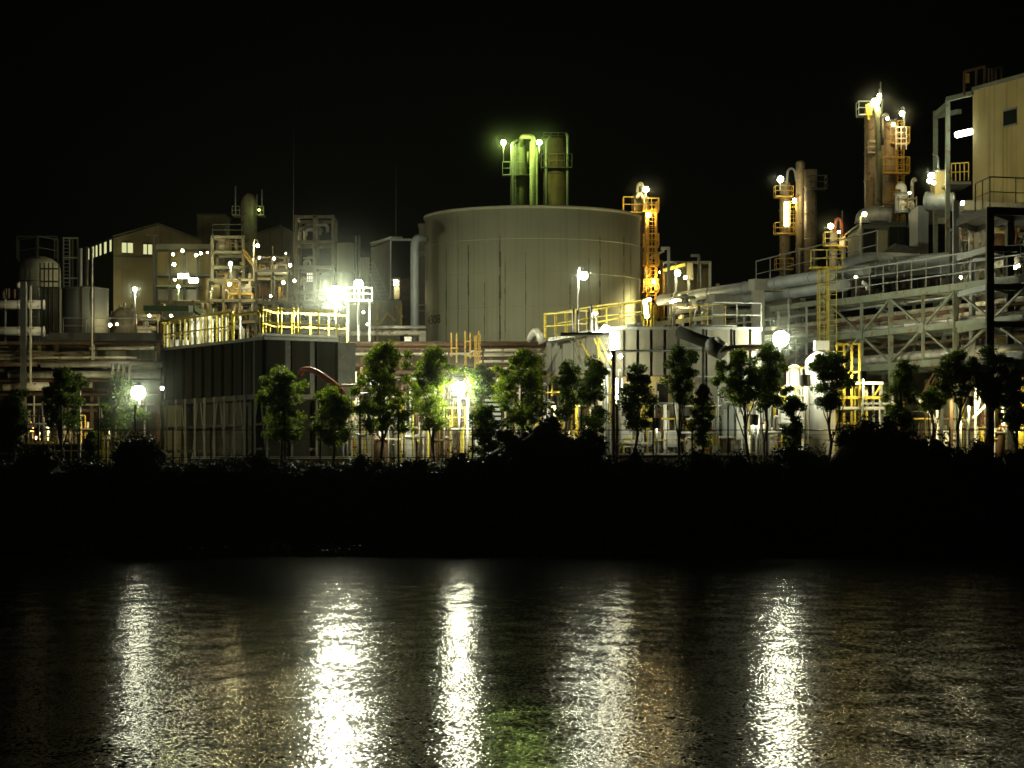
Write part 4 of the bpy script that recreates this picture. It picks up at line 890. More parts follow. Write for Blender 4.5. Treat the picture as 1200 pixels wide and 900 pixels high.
# left extension of the rack (pipes on concrete portals)
t=thing('pipe_rack','dim grey rack beams carrying pipes between the concrete portals','pipe rack',RP(860,GZ))
for off in (0,4):
    for z,w in ((ZL,.4),(ZM,.3),(ZT+.15,.35)): G().bar(RP(765,z-.0,off),RP(967,z,off),.2,w).out('beam',M['bar'],t)
for px in (790,815,838,872,912,945):
    for z in (ZL,ZM): G().bar(RP(px,z,0),RP(px,z,4),.18).out('cross_beam',M['bar'],t)
    G().bar(RP(px,ZL,0),RP(px,ZT,0),.14).out('vertical',M['galv'],t); G().bar(RP(px,ZL,0),RP(px+14,ZM,0),.1).out('diagonal',M['galv'],t)
    for off in (0,4): G().bar(RP(px,GZ,off),RP(px,ZL,off),.22).out('leg',M['bar'],t) if px in (790,838,912) else None
G().bar(RP(928.5,GZ,-.3),RP(928.5,16.6,-.3),.1).out('thin_post',M['galv'],t)
for px,zt_,lab in ((897,18.2,'tall pale concrete portal frame carrying the big pipes'),(850,17.6,'second concrete portal frame further back')):
    t=thing('concrete_portal',lab,'concrete frame',RP(px,GZ))
    for off in (-.6,4.6): p=RP(px,GZ,off); G().box((p.x-.42,p.y-.42,GZ-.1),(p.x+.42,p.y+.42,zt_-.8)).out('pier',M['conc'],t)
    G().bar(RP(px,zt_-.4,-1.1),RP(px,zt_-.4,5.1),.9,.8).out('cross_head',M['conc'],t)
for i,(lab,x0,x1,z,off,r,dn) in enumerate((('biggest grey elevated pipe over the concrete portals',770,968,17.9,.3,.42,-2.2),('second big grey elevated pipe over the portals',768,966,17.3,1.6,.42,-2),('third elevated pipe behind the big ones',766,972,18.3,2.9,.36,-2))): lagpipe('elevated_pipe',lab,x0,x1,z,off,r,'duct',fl=5,down=None)
t=thing('handrail_run','faint sloping handrail above the big elevated pipes','railing',RP(870,18.6)); rail(t,[RP(824,18.5,4.4),RP(962,19.2,4.4)],1.9,2.2,M['galv'],.07,mids=1); G().bar(RP(824,18.45,4.4),RP(962,19.15,4.4),.5,.1).out('deck',M['galv'],t)
# ladder column at px 975
t=thing('ladder_column','yellow caged ladder climbing the left end of the pipe bridge','ladder',RP(978,GZ,-.6)); ladder(t,RP(972,10.5,-.5),RP(972,18.3,-.5),.5,M['yellow'],cage=True); ladder(t,RP(985,10.5,-.6),RP(985,18.3,-.6),.5,M['yellow'],cage=False)
p=RP(978,18.2,-.6); G().box((p.x-1.1,p.y-.5,p.z),(p.x+1.0,p.y+.5,p.z+.1)).out('landing',M['yellow'],t); rail(t,[(p.x-1.1,p.y-.5,p.z+.1),(p.x+1.0,p.y-.5,p.z+.1)],1.1,1,M['yellow'],.07)
# lower bright yellow caged ladder with platforms
d=153.6
t=thing('caged_ladder','bright yellow caged ladder with platforms right of the white vessel','ladder',P(994,545,d))
ladder(t,P(986,545,d),P(986,402,d),.45,M['yellow'],cage=False)
g=G(); c_=P(995,402,d); 
for k,(xx) in enumerate((981,989,998,1007)): g.bar(P(xx,403+abs(994-xx)*.1,d-.6+abs(994-xx)*.03),P(xx,498,d-.6+abs(994-xx)*.03),.13)
for y in (403,436,449,466,496): g.bar(P(980,y,d-.4),P(1008,y,d-.4),.12); g.bar(P(980,y,d+.5),P(1008,y,d+.5),.1); g.bar(P(980,y,d-.4),P(980,y,d+.5),.1); g.bar(P(1008,y,d-.4),P(1008,y,d+.5),.1)
g.out('safety_cage',M['yellow'],t)
for y in (449,466): G().bar(P(978,y,d-.5),P(1035,y,d-.5),.13,.16).out('rail',M['white'] if y==449 else M['yellow'],t)
G().box((XW(976,d),d-.6,ZW(480,d)),(XW(1035,d),d+.8,ZW(477,d))).out('platform',M['white'],t)
for px in (980,1008,1023,1033): G().bar(P(px,545,d-.45),P(px,449,d-.45),.1).out('post',M['yellow'] if px<1010 else M['galv'],t)
G().bar(P(1023,466,d-.4),P(1033,450,d-.4),.09).out('brace',M['yellow'],t); G().bar(P(1015,478,d-.4),P(1024,466,d-.4),.09).out('brace',M['galv'],t)
# white vessels
d=156.2
t=thing('white_vessel','large glowing white domed vessel beside the yellow caged ladder','vessel',P(962,545,d)); r=18.5*d/FOC
G().lathe((XW(962,d),d,GZ+.6),[(r,0),(r,ZW(428,d)-GZ-.6)]+[(a,ZW(428,d)-GZ-.6+b) for a,b in dome(r,.85)][1:],36).out('shell',M['white'],t)
for i,py in enumerate((440,475,505)): G().lathe((XW(962,d),d,ZW(py,d)),[(r+.03,0),(r+.03,.08)],36).out('ring',M['lag'],t)
for px in (950,974): G().tube([(XW(px,d),d-.3,GZ-.1),(XW(px,d),d-.3,GZ+.7)],.12,8).out('leg',M['white'],t)
G().bend([P(958,418,d),P(958,402,d),P(968,402,d),P(968,416,d)],.12,8).out('top_pipe',M['white'],t); G().box(tuple(P(955,410,d-.4)),tuple(P(970,400,d+.4))).out('top_frame',M['white'],t)
G().bend([P(946,520,d-1.1),P(946,433,d-1.1),P(953,427,d-.9)],.1,8).out('side_pipe',M['white'],t)
t=thing('small_white_vessel','smaller white vessel with a yellow rimmed platform left of the large one','vessel',P(931,545,155.5)); d=155.5
G().lathe((XW(931,d),d,GZ+3.0),[(.5,0),(.5,ZW(436,d)-GZ-3.0)]+[(a,ZW(436,d)-GZ-3.0+b) for a,b in dome(.5,.45)][1:],20).out('shell',M['white'],t)
for y in (430,451,463): G().pb(920,944,y,y+1.6,d-.9,1.6).out('platform',M['yellow'] if y==430 else M['white'],t)
for px in (923,928,939): G().bar(P(px,545,d-.85),P(px,430,d-.85),.09).out('post',M['white'],t)
rail(t,[P(908,474,d-.9),P(944,474,d-.9)],1.0,.6,M['yellow'],.07)
box_thing('white_cabinet','white louvred box under the small white vessel','cabinet',914,941,480,497,154.2,.7,M['white'])
# buff building under the bridge
t=thing('buff_building','buff rendered building under the pipe bridge with pipe openings','building',RP(1100,GZ,6))
G().wall(RP(1250,0,5.2),RP(1004,0,5.2),GZ-.1,ZL-.6,-.3).out('wall_body',M['ochre'],t)
for px0,px1,z0,z1,mm in ((1012,1030,9.6,10.9,'dark'),(1078,1090,9.9,10.9,'lag'),(1140,1156,9.0,11,'dark'),(1180,1200,5.0,8.5,'dark'),(1058,1066,5,7.4,'panel')):
    a,b=RP(px1,0,5.05),RP(px0,0,5.05); G().wall(a,b,z0,z1,-.1).out('window' if mm=='dark' else 'panel',M['glass' if mm=='dark' else mm],t)
for px in (1020,1055,1100,1135,1175): G().bar(RP(px,GZ,5.0),RP(px,ZL-.6,5.0),.25).out('pilaster',M['ochre'],t)
t=thing('upper_block','orange brown box housings standing inside the pipe bridge','housing',RP(1090,ZL,3))
for px0,px1,z0,z1 in ((1000,1020,14.1,15.3),(1090,1110,14.1,15.6),(1085,1105,11.7,13.2),(1108,1122,11.7,13.3),(1128,1150,11.8,13.4),(1152,1178,11.8,13.3),(1186,1200,11.8,13.5),(1040,1060,11.7,12.8)):
    G().wall(RP(px1,0,4.9),RP(px0,0,4.9),z0,z1,-1.0).out('housing',M['ochre'],t)
t=thing('back_screen','dim sheet wall behind the pipe bridge','wall',RP(1000,GZ,8)); G().wall(RP(1240,0,9),RP(768,0,9),GZ,15.0,-.3).out('wall_body',M['roof'],t)
# white braces
t=thing('brace_frame','crossed white struts in front of the buff building','bracing',P(1095,500,154))
for x0,y0,x1,y1,w,mm in ((1113,438,1088,477,.16,'white'),(1070,459,1096,492,.18,'white'),(1101,500,1113,516,.16,'white'),(1097,432,1080,463,.08,'brown'),(1100,432,1083,470,.07,'brown')): G().bar(P(x0,y0,154),P(x1,y1,154),w).out('strut',M[mm],t)
for px,mm in ((1103,'dark'),(1114.5,'brown')): G().bar(P(px,556,154),P(px,435,154),.2).out('post',M[mm],t)
t=thing('brace_frame','white struts behind the trees below the dark frame','bracing',P(1150,500,154.5))
for x0,y0,x1,y1 in ((1151,455,1145,480),(1160,470,1140,490),(1183,497,1178,505)): G().bar(P(x0,y0,154.5),P(x1,y1,154.5),.14).out('strut',M['white'],t)
G().bar(P(1143,556,154.6),P(1143,440,154.6),.12).out('post',M['white'],t)

# ------------------------------------------------------------------ dark steel frame at right
t=thing('open_steel_structure','dark multi storey steel frame with railed roof deck at the right edge','steel frame',P(1160,545,151))
cA=Vector((XW(1120,157),157,0)); cB=Vector((XW(1160,150.5),150.5,0)); cC=Vector((XW(1184,154.5),154.5,0)); cD=Vector((XW(1250,152),152,0)); cE=cA+(cC-cB)
for c_,zt_,w in ((cA,ZW(235,157),.34),(cB,ZW(243,150.5),.44),(cC,ZW(250,154.5),.4),(cD,ZW(240,152),.4),(cE,ZW(250,160),.3)): G().bar((c_.x,c_.y,GZ-.1),(c_.x,c_.y,zt_),w).out('column',M['dark'] if c_ is not cA else M['duct'],t)
for z,mm in ((19.9,'dark'),(17.75,'duct'),(15.5,'duct'),(13.3,'bar'),(11.2,'dark')):
    for a,b in ((cA,cB),(cB,cC),(cC,cD),(cE,cC),(cA,cE),(cB,cD)):
        G().bar((a.x,a.y,z),(b.x,b.y,z),.16,.34).out('beam',M[mm if a is cA and b is cB else 'dark'],t)
g=G(); z=20.08; g.add([(c_.x,c_.y,zz) for zz in (z,z+.12) for c_ in (cA,cB,cD,cD+Vector((0,8,0)),cE)],[(4,3,2,1,0),(5,6,7,8,9),(0,1,6,5),(1,2,7,6),(2,3,8,7),(3,4,9,8),(4,0,5,9)]); g.out('deck',M['dark'],t)
rail(t,[(XW(1143,153.8),153.8,z+.12),(cB.x,cB.y,z+.12),(cD.x,cD.y,z+.12)],1.75,1.9,M['dark'],.07)
for z0,z1 in ((17.8,19.7),(15.6,17.6),(11.3,13.2)):
    G().bar((cC.x,cC.y,z0),((cC.x+cD.x)/2,cC.y-1,z1),.12).out('brace',M['dark'],t)
G().bend([(XW(1141,156),156.5,11),(XW(1141,156),156.5,ZW(303,156)),(XW(1157,156),155,ZW(303,156))],.2,10).out('bent_pipe',M['duct'],t)
for px in (1128,1134): G().bar(P(px,325,157),P(px,258,157),.06).out('ladder_rail',M['galv'],t)
for i in range(16): G().bar(P(1128,320-i*4,157),P(1134,320-i*4,157),.04).out('rung',M['galv'],t)
for px,y,r in ((1170,313,.32),(1190,315,.3),(1195,345,.3)): G().lathe(P(px,y,158),[(r,0),(r,.7)]+[(a,.7+b) for a,b in dome(r,r)],14).out('pot',M['pipe'],t)
G().tube([P(1163,291,153),P(1230,291,153)],.12,8).out('pipe',M['galv'],t); G().tube([P(1163,338,153),P(1230,336,153)],.16,8).out('pipe',M['galv'],t)
# upper building with balcony
t=thing('beige_building','tall beige windowed building at the top right corner','building',P(1170,300,168))
a=(XW(1140,172),172); b=(XW(1262,160.5),160.5); zt_=ZW(107,172)
G().wall(a,b,GZ,zt_,6).out('wall',M['ochre'],t); G().wall((a[0]-.1,a[1]-.1),(b[0]-.1,b[1]-.1),zt_+.003,zt_+.25,6).out('parapet',M['roof'],t)
def bw(px): k=(px-1140)/122.0; return (a[0]+(b[0]-a[0])*k, a[1]+(b[1]-a[1])*k)
w1,w2=bw(1177.5),bw(1193.5); w=G().wall((w1[0]-.02,w1[1]-.06),(w2[0]-.02,w2[1]-.06),ZW(147,168),ZW(130,168),.05).out('window',M['glass'],t); G().wall((w1[0]-.04,w1[1]-.13),(w2[0]-.04,w2[1]-.13),ZW(130,168),ZW(130,168)+.12,.1).out('frame',M['panel'],w); G().wall((w1[0]-.04,w1[1]-.16),(w2[0]-.04,w2[1]-.16),ZW(147,168)-.12,ZW(147,168),.12).out('sill',M['panel'],w)
for px in (1177,1212): q=bw(px); G().bar((q[0],q[1]-.03,GZ+8),(q[0],q[1]-.03,ZW(148,168)),.08).out('downpipe',M['ochre'],t)
# portal in front-left
pL=Vector((XW(1110.5,174.5),174.5,0)); 
for dy in (0,5): G().bar((pL.x,pL.y+dy,GZ),(pL.x,pL.y+dy,zt_-.2),.3).out('portal_post',M['bar'],t)
G().bar((pL.x,pL.y,zt_-.15),(a[0],a[1]-.1,zt_-.15),.3,.3).out('portal_beam',M['bar'],t); G().bar((pL.x,pL.y+5,zt_-.6),(a[0],a[1]+5,zt_-.6),.3).out('portal_beam',M['bar'],t); G().bar((pL.x,pL.y,zt_-.5),(pL.x,pL.y+5,zt_-.5),.3).out('portal_beam',M['bar'],t)
za=ZW(212,174); G().box((pL.x,pL.y-.3,za-.2),(a[0]+.3,pL.y+4,za)).out('balcony_floor',M['roof'],t); rail(t,[(pL.x+.2,pL.y-.3,za),(a[0],pL.y-.9,za)],1.2,.3,M['orange'],.07); rail(t,[(pL.x+.2,pL.y+4,za),(a[0],pL.y+4,za)],1.2,.3,M['brown'],.07)
t=thing('rooftop_structure','dim brown open frame on the roof of the beige building','frame',P(1150,105,168))
for px in (1130,1144,1154): G().bar(P(px,112,172),P(px,84-(px-1130)*.25,172),.14).out('post',M['brown'],t)
G().bar(P(1130,84,172),P(1154,78,172),.16).out('beam',M['brown'],t); G().pb(1131,1136,86,97,172.2,.1).out('panel',M['orange'],t)
for px in (1159,1163,1167,1174): G().bar(P(px,102,173),P(px,80,173),.12).out('post',M['brown'],t)
G().bar(P(1159,81,173),P(1174,78.5,173),.1).out('beam',M['brown'],t)
tube_lamp(P(1121,158,173.2),P(1138,154,172.2),.2,'tube',230,'tilted glowing tube light beside the beige building'); 
lamp(1128,238,160,'warm',400,'floodlight washing the beige wall from the roof of the ducts',.12,cat='lamp')
lamp(1172,262,159,'warm',420,'small floodlight under the roof deck facing the beige wall',.1,cat='lamp',shade=True)

# ------------------------------------------------------------------ ducts and housings at right
def duct(label,pts,r,m='duct',name='exhaust_duct',n=18): 
    t=thing(name,label,'duct',Vector(pts[0])); G().bend(pts,r,n,k=6,br=r*2).out('duct_body',M[m],t)
    for p in (pts[0],pts[-1]):
        q=pts[1] if p is pts[0] else pts[-2]; u=(Vector(q)-Vector(p)).normalized(); G().tube([Vector(p),Vector(p)+u*.15],r+.06,n).out('collar',M['galv'],t)
t=thing('equipment_house','dark ribbed housing under the twin towers at right','housing',P(1045,310,190)); G().pb(1010,1078,262,330,190,8).out('wall_body',M['roof'],t)
for i,(x0,x1,y0,y1) in enumerate(((1012,1026,268,322),(1029,1040,270,310),(1043,1052,266,322),(1054,1061,266,322),(1063,1076,266,322))): G().pb(x0,x1,y0,y1,189.7,.28).out('panel',M['olive' if i==1 else 'dpanel'],t)
G().pb(1009,1079,259.5,262,189.5,8.5).out('roof',M['roof'],t)
duct('curved silver duct on the roof of the dark housing',[P(1011,262,188),P(1011,252,188),P(1035,250,188),P(1045,251,188)],.55,'lag'); duct('short silver duct at right on the dark housing roof',[P(1063,254,187),P(1076,254,187)],.75,'lag')
t=thing('duct_housing','grey sheet metal duct housing left of the steel frame','duct housing',P(1095,310,182)); G().pb(1076,1088,241,318,182,4).out('side_body',M['duct'],t); G().pb(1088,1112,241,262,182.2,4).out('top_body',M['panel'],t); G().pb(1088,1100,262,330,183,3).out('inner_body',M['dpanel'],t); G().pb(1099,1112,255,262,181.9,.28).out('inspection_door',M['tank'],t)
t2_=duct('large pale horizontal duct in front of the beige building',[P(1086,236,178),P(1115,236,177),P(1118,236,177)],.62,'duct'); 
t=thing('horizontal_vessel','long white horizontal duct behind the roof deck rails','duct',P(1165,243,163)); G().pb(1130,1157,235,246,163,2).out('duct_body',M['panel'],t); G().pb(1157,1240,237,247,162.6,2).out('lower_duct',M['panel'],t); G().pb(1166,1195,262,318,164,2.4).out('wall_panel',M['ochre'],t); G().pb(1120,1168,250,318,167,.5).out('sheet_wall',M['duct'],t)
duct('large grey sloping duct over the left end of the pipe bridge',[P(985,316,176),P(1010,306,176),P(1040,306,176),P(1078,308,177)],.62,'duct',n=4)
t=thing('plant_housing','long low grey housing behind the bridge handrail','housing',P(1045,320,175)); G().wall((XW(1012,178),178),(XW(1118,172),172),ZW(325,176),ZW(303,176),3).out('wall_body',M['duct'],t); 
for px in (1026,1042,1060): G().bar(P(px,325,174.6),P(px,302,174.6),.07).out('seam',M['galv'],t)
G().wall((XW(1010,178),177.8),(XW(1118,172),171.8),ZW(303,176),ZW(303,176)+.1,3.4).out('roof',M['panel'],t)
t=thing('sloped_roof_housing','dark sloping roofed duct housing above the bridge handrail','housing',P(1050,300,180)); g=G(); v=[P(1025,302,181),P(1050,286,181),P(1080,290,181),P(1080,302,181)]; g.add(v+[q+Vector((0,4,0)) for q in v],[(3,2,1,0),(4,5,6,7),(0,1,5,4),(1,2,6,5),(2,3,7,6),(3,0,4,7)]); g.out('body',M['dark'],t); G().bar(P(1024,302,180.9),P(1050,285.5,180.9),.1).out('edge_trim',M['roof'],t)
unit('process_unit','dark clutter of pipes behind the bridge handrail', 1000,1118,318,352,178,seed=31,cols=6,lv=1,n=44,mats=('brown','pipe','dark','vessel','galv'),vess=6,fm='dark')
unit('process_unit','dark pipework inside the steel frame at right', 1124,1235,262,420,162,seed=32,cols=5,lv=4,n=60,mats=('brown','pipe','lag','vessel','galv'),vess=6,fm='dark',dep=3)
unit('process_unit','dim pipework between the concrete portals', 790,965,346,420,188,seed=33,cols=7,lv=2,n=50,mats=('brown','pipe','lag','galv'),vess=4,fm='dark')
unit('process_unit','brown pipework deep under the pipe bridge', 905,1010,415,545,172,seed=34,cols=4,lv=2,n=30,mats=('brown','pipe','galv'),vess=3,fm='dark')
duct('white upright dome topped duct with curl beside the twin towers',[P(1057,250,186),P(1057,226,186)],.5,'white')
t=thing('curl_vent','white gooseneck vent on the dome topped duct','vent',P(1056,226,186)); G().bend([P(1059,228,186),P(1059,218,186),P(1054,217,186),P(1053,222,186)],.24,10,k=5,br=.5).out('neck',M['white'],t); 
t=thing('curl_vent','slim pinkish gooseneck vent pipe right of the dome topped duct','vent',P(1069,240,186)); G().bend([P(1069,246,186),P(1069,212,186),P(1072,209,186),P(1073,213,186)],.13,8,k=4,br=.4).out('neck',M['pipe'],t)
unit('machinery','small bright lit machinery beside the dome topped duct', 1053,1074,230,246,185,cat='machinery',seed=40,cols=3,lv=1,n=14,mats=('white','pipe','lag'),vess=2,fw=.08,dep=2)
lamp(1066,226,183.5,'warm',90,'tiny lamp lighting the machinery beside the dome topped duct',.08,hood=False)
lamp(1013,251,184,'warm',45,'small lamp with conduit at the left corner of the dark housing',.17)
t=thing('conduit','orange lit conduit running down from the corner lamp','pipe',P(1008,295,184.5)); G().bend([P(1012,252,184.5),P(1008,254,184.5),P(1008,300,184.5)],.09,8).out('pipe_body',M['pipe'],t)
t=thing('goose_neck_mast','thin dark gooseneck mast left of the beige building','mast',P(1099,195,176)); G().bend([P(1099.5,200,176),P(1099.5,184,176),P(1096,181,176),P(1093,181,176)],.07,8).out('mast',M['galv'],t); G().lathe(P(1099.5,201,176),[(.15,0),(.15,.15)],10).out('base',M['galv'],t)
t=thing('brown_tank','dim brown tank housing left of the balcony','tank',P(1103,230,177)); G().pb(1096,1112,200,240,177,2).out('body',M['ochre'],t); G().pb(1095,1113,199,200.5,176.9,2.2).out('lid',M['roof'],t)
lamp(1091.5,206,175.5,'halide',130,'bright double lamp left of the balcony',.22); lamp(1089,212,175.4,'warm',60,'lower warm bulb of the cluster left of the balcony',.15,hood=False); lamp(1094,214,175.4,'warm',50,'right warm bulb of the cluster left of the balcony',.13,hood=False)

# ------------------------------------------------------------------ towers at right
t=column('distillation_column','left shaft of the tall twin towers at upper right', 1021, 16, 126, 330, 222, M['vessel'], plats=[(136,17,10,1.1),(180,6,4,.9)], bands=6, pm=M['galv'])
d=221
t2=column('distillation_column','right wider shaft of the tall twin towers at upper right', 1043, 20, 140, 330, 221, M['vessel'], plats=[(169,2,20,1.3),(204,10,20,1.3),(239,14,16,.9)], bands=5, pm=M['orange'],lad=1)
t=thing('overhead_line','thick overhead pipe looping between the twin towers','pipe',P(1031,330,218)); G().bend([P(1024,130,220),P(1024,122,219),P(1030,130,218),P(1030,330,218)],.3,12,br=.8).out('pipe_body',M['green'],t); 
G().bend([P(1034,170,217.5),P(1034,136,217.5),P(1040,133,217.5),P(1041,142,218)],.14,8,br=.4).out('vent_loop',M['dark'],t)
for px,y0,lab in ((1032,96,'thin antenna rod on the tall twin towers'),(966,0,'')):
    if lab: t=thing('antenna_rod',lab,'rod',P(px,115,220)); G().tube([P(px,118,220),P(px,y0,220)],.05,6).out('rod',M['galv'],t); G().lathe(P(px,118,220),[(.12,0),(.12,.15)],8).out('base',M['galv'],t)
lamp(1026,120,217.6,'warm',480,'largest lamp on top of the tall twin towers',.34); lamp(1030.5,112,218.6,'halide',90,'small upper lamp on top of the tall twin towers',.16,base=118,arm=2)
lamp(1057,133,217.4,'halide',160,'lamp on a pole at the right side of the tall twin towers',.2,base=158,arm=3); lamp(1047,146,216.4,'sodium',420,'sodium lamp glowing at the top of the right shaft',.14,hood=False); lamp(1040,139,216.2,'warm',120,'small bulb between the twin tower tops',.12,hood=False)
t=thing('spiral_pipe','stacked amber lit nozzle pipes on the left twin tower','pipe',P(1018,140,218)); 
for i in range(5): G().bar(P(1014.5,134-i*2.6,218),P(1022,134-i*2.6,218),.16).out('rung',M['yellow'],t)
G().bar(P(1018,140,218.1),P(1018,122,218.1),.2).out('stem',M['yellow'],t)
rail(t2,[P(1050,175,218.5),P(1062,175,218.5)],1.9,.4,M['white'],.09,mids=3)
# twin shorter towers
t=column('distillation_column','slim left shaft of the shorter tower pair with lamps', 920, 13, 212, 330, 232, M['vessel'], plats=[(231,13,8,.9),(274,13,10,.9),(316,12,8,.9)], bands=2, pm=M['orange'])
G().bend([P(922,215,231),P(923,198,231),P(931,197,231),P(933,212,231)],.1,8,br=.5).out('vent_loop',M['galv'],t)
t=column('distillation_column','plain middle shaft of the shorter tower pair', 938, 11, 188, 330, 231, M['vessel'], bands=2); 
t=column('distillation_column','right widest shaft of the shorter tower pair', 950, 15, 199, 330, 228, M['vessel'], plats=[(222,2,17,1.1)], bands=4, pm=M['dark'], domed=False)
tube_lamp(P(921.5,237,229),P(921.5,265,229),.16,'warm',420,'long upright tube light on the slim shaft of the shorter towers'); lamp(931,235,228.6,'warm',330,'lamp between the shafts of the shorter towers',.18); lamp(914.5,210,228.6,'halide',110,'top lamp on the slim shaft of the shorter towers',.27,base=222)
t=thing('access_ladder','amber lit ladder cage between the shorter towers','ladder',P(929,275,229)); ladder(t,P(929,276,229),P(929,236,229),.55,M['orange'],cage=True)
# small tower
t=column('distillation_column','small amber lit tower with looped pipe right of the shorter pair', 977, 9, 268, 330, 205, M['pipe'], plats=[(288,12,8,1.0)], bands=2, pm=M['yellow'])
G().bend([P(978,272,204),P(979,257,204),P(986,256,204),P(987,275,204)],.13,8,br=.6).out('vent_loop',M['red'],t)
t=thing('process_vessel','small amber lit vessel beside the looped pipe tower','vessel',P(989,310,203)); G().lathe(P(988,296,203),[(.3,0),(.3,1.0)]+[(a,1+b) for a,b in dome(.3,.3)],14).out('shell',M['pipe'],t); G().pb(984,998,288,289.5,202.5,1.2).out('platform',M['orange'],t); rail(t,[P(990,288,202.4),P(998,288,202.4)],.9,.4,M['orange'],.07)
G().bar(P(988,330,203),P(988,296,203),.3).out('skirt',M['vessel'],t)
t=thing('antenna_rod','thin antenna rod beside the looped pipe tower','rod',P(987,262,205)); G().tube([P(987,275,205),P(987,247,205)],.05,6).out('rod',M['galv'],t); G().bar(P(985.5,253,205),P(988.5,253,205),.05).out('cross_arm',M['galv'],t)
lamp(973.5,265,201.5,'warm',260,'lamp on the small amber tower with the looped pipe',.2); lamp(983,272,200.8,'sodium',150,'hidden sodium bulb beside the looped pipe',.09,hood=False)
# far small building between orange column and pipes
d=230
t=thing('lit_shed','distant lit shed with a yellow beam right of the orange column','building',P(805,345,d)); G().pb(774,833,312,350,d+4,.3).out('back_wall',M['olive'],t); G().pb(772,834,306,309,d,4).out('roof',M['roof'],t); G().bar(P(777,317,d-.3),P(803,310,d-.3),.22,.3).out('roof_beam',M['yellow'],t)
for px in (776,792,807,820,832): G().bar(P(px,350,d),P(px,308,d),.22).out('post',M['galv'],t)
G().pb(805,812,308,328,d-.2,2).out('cabin',M['olive'],t)
lamp(794,320,d-1.5,'halide',150,'white lamp on the distant lit shed',.27); lamp(774.5,319,d-1.5,'warm',60,'small warm lamp at the left of the distant shed',.16); lamp(803,325,d-1.5,'warm',130,'upright warm bulb on the distant shed',.14,hood=False)
t=thing('gantry_post','tall dark gallows post right of the orange column','post',P(783,400,200)); G().bar(P(783.5,400,200),P(783.5,290,200),.22).out('post',M['duct'],t); G().bar(P(774.5,291,200),P(784.5,291,200),.22).out('arm',M['duct'],t); G().bar(P(772,345,199.8),P(784,345,199.8),.1).out('brace',M['duct'],t)
t=thing('gantry_post','second gallows post beside the sloping handrail','post',P(819,345,205)); G().bar(P(819,345,205),P(819,299,205),.2).out('post',M['duct'],t); G().bar(P(809.5,299.5,205),P(819.5,299.5,205),.2).out('arm',M['duct'],t)
lamp(790,351,190,'sodium',500,'added sodium lamp under the elevated pipes right of the orange column',.12,hood=False,shade=True); lamp(803,350,189,'warm',240,'added amber lamp hidden under the elevated pipes',.12,hood=False,shade=True)  # both lamps added without a visible source
tube_lamp(P(786,354,188),P(792,352,187),.1,'warm',200,'short tube under the big elevated pipes')
# added work lights, no visible source, to brighten the yard and the blocks
lamp(770,496,152.6,'halide',150,'added low work light between two trees under the pale block',.13,base=530,shade=True)
lamp(884,492,152.8,'halide',200,'added low work light right of the forked tree',.13,base=530,shade=True)
lamp(944,446,153.2,'halide',700,'added work light in foliage lighting the white vessel',.14,base=520,shade=True)
lamp(650,470,153.8,'warm',480,'added work light under the braced platform',.12,base=530,shade=True)
lamp(430,478,153.6,'warm',300,'added work light behind the small green tree',.12,base=530,shade=True)
lamp(1136,470,153.2,'warm',1100,'added work light behind the trees below the steel frame',.12,base=530,shade=True)
lamp(1012,440,152.2,'warm',700,'added warm work light on a pole right of the yellow caged ladder',.1,base=535,shade=True)
lamp(1062,505,153.4,'warm',700,'added low work light under the left of the pipe bridge',.1,base=535,shade=True)
lamp(1192,480,154.5,'warm',850,'added low work light at the right edge of the yard',.1,base=535,shade=True)
lamp(160,374,244,'warm',700,'added yard lamp at the foot of the olive factory wall',.15,shade=True)
lamp(45,500,160,'warm',800,'added work light deep under the far left pipe rack',.12,base=535,shade=True)
lamp(128,492,158,'warm',650,'added work light under the pipe rack beside the left floodlight',.12,base=535,shade=True)
lamp(190,455,154.2,'halide',40,'tiny lamp against the left edge of the dark fluted tower',.1)
lamp(250,372,167.6,'warm',420,'added lamp lighting the yellow rooftop walkway at left',.1,hood=False,shade=True)
lamp(1150,330,158.2,'warm',160,'added lamp inside the dark steel frame',.09,hood=False,shade=True); lamp(1189,313,156.5,'halide',60,'bright twin bulb inside the dark steel frame',.14,hood=False); lamp(1194,311,156.5,'halide',25,'smaller bulb beside the twin bulb in the steel frame',.1,hood=False)
lamp(1126,325,157.6,'halide',12,'tiny bulb beside the corner column of the steel frame',.09,hood=False); lamp(1003,325,170,'halide',20,'tiny bulb behind the bridge handrail',.1,hood=False)
t=thing('curl_vent','small white curl vent behind the bridge handrail','vent',P(1012,335,170)); G().bend([P(1010,331,170),P(1014,332,170),P(1017,340,170)],.12,8,k=5,br=.4).out('neck',M['white'],t)

for i,(x0,x1,yt,dd,l_,lab) in enumerate([(30,110,486,160,'brown','dim pipe manifold in front of the left block wall'),(400,452,430,163,'mix','tall rusty pipe manifold behind the largest tree'),(452,520,436,163,'brown','brown pipe manifold left of the orange access ladders'),
 (520,590,440,162,'mix','pipe manifold behind the middle floodlight'),(590,640,430,164,'mix','pipe manifold behind the wide bright tree'),(700,742,432,155.2,'mix','pipes and valves climbing the pale block at its left'),(742,796,446,155.2,'mix','pipes and valves in front of the pale block'),
 (796,846,450,155.2,'mix','pipes and valves in front of the white panelled house'),(846,893,446,155.3,'white','white pipes and valves right of the forked tree'),(893,950,440,158.5,'mix','pipes and valves behind the small white vessel'),
 (1008,1060,446,157,'mix','yellow and white pipework right of the yellow caged ladder'),(1060,1120,470,157,'brown','brown pipework before the buff building'),(1125,1240,440,158,'mix','pipework behind the trees at the right edge')]):
    skid('pipe_manifold', lab, x0, x1, yt, dd, 'pipework', 700+i, lit=l_, n=max(8,int((x1-x0)/3)))
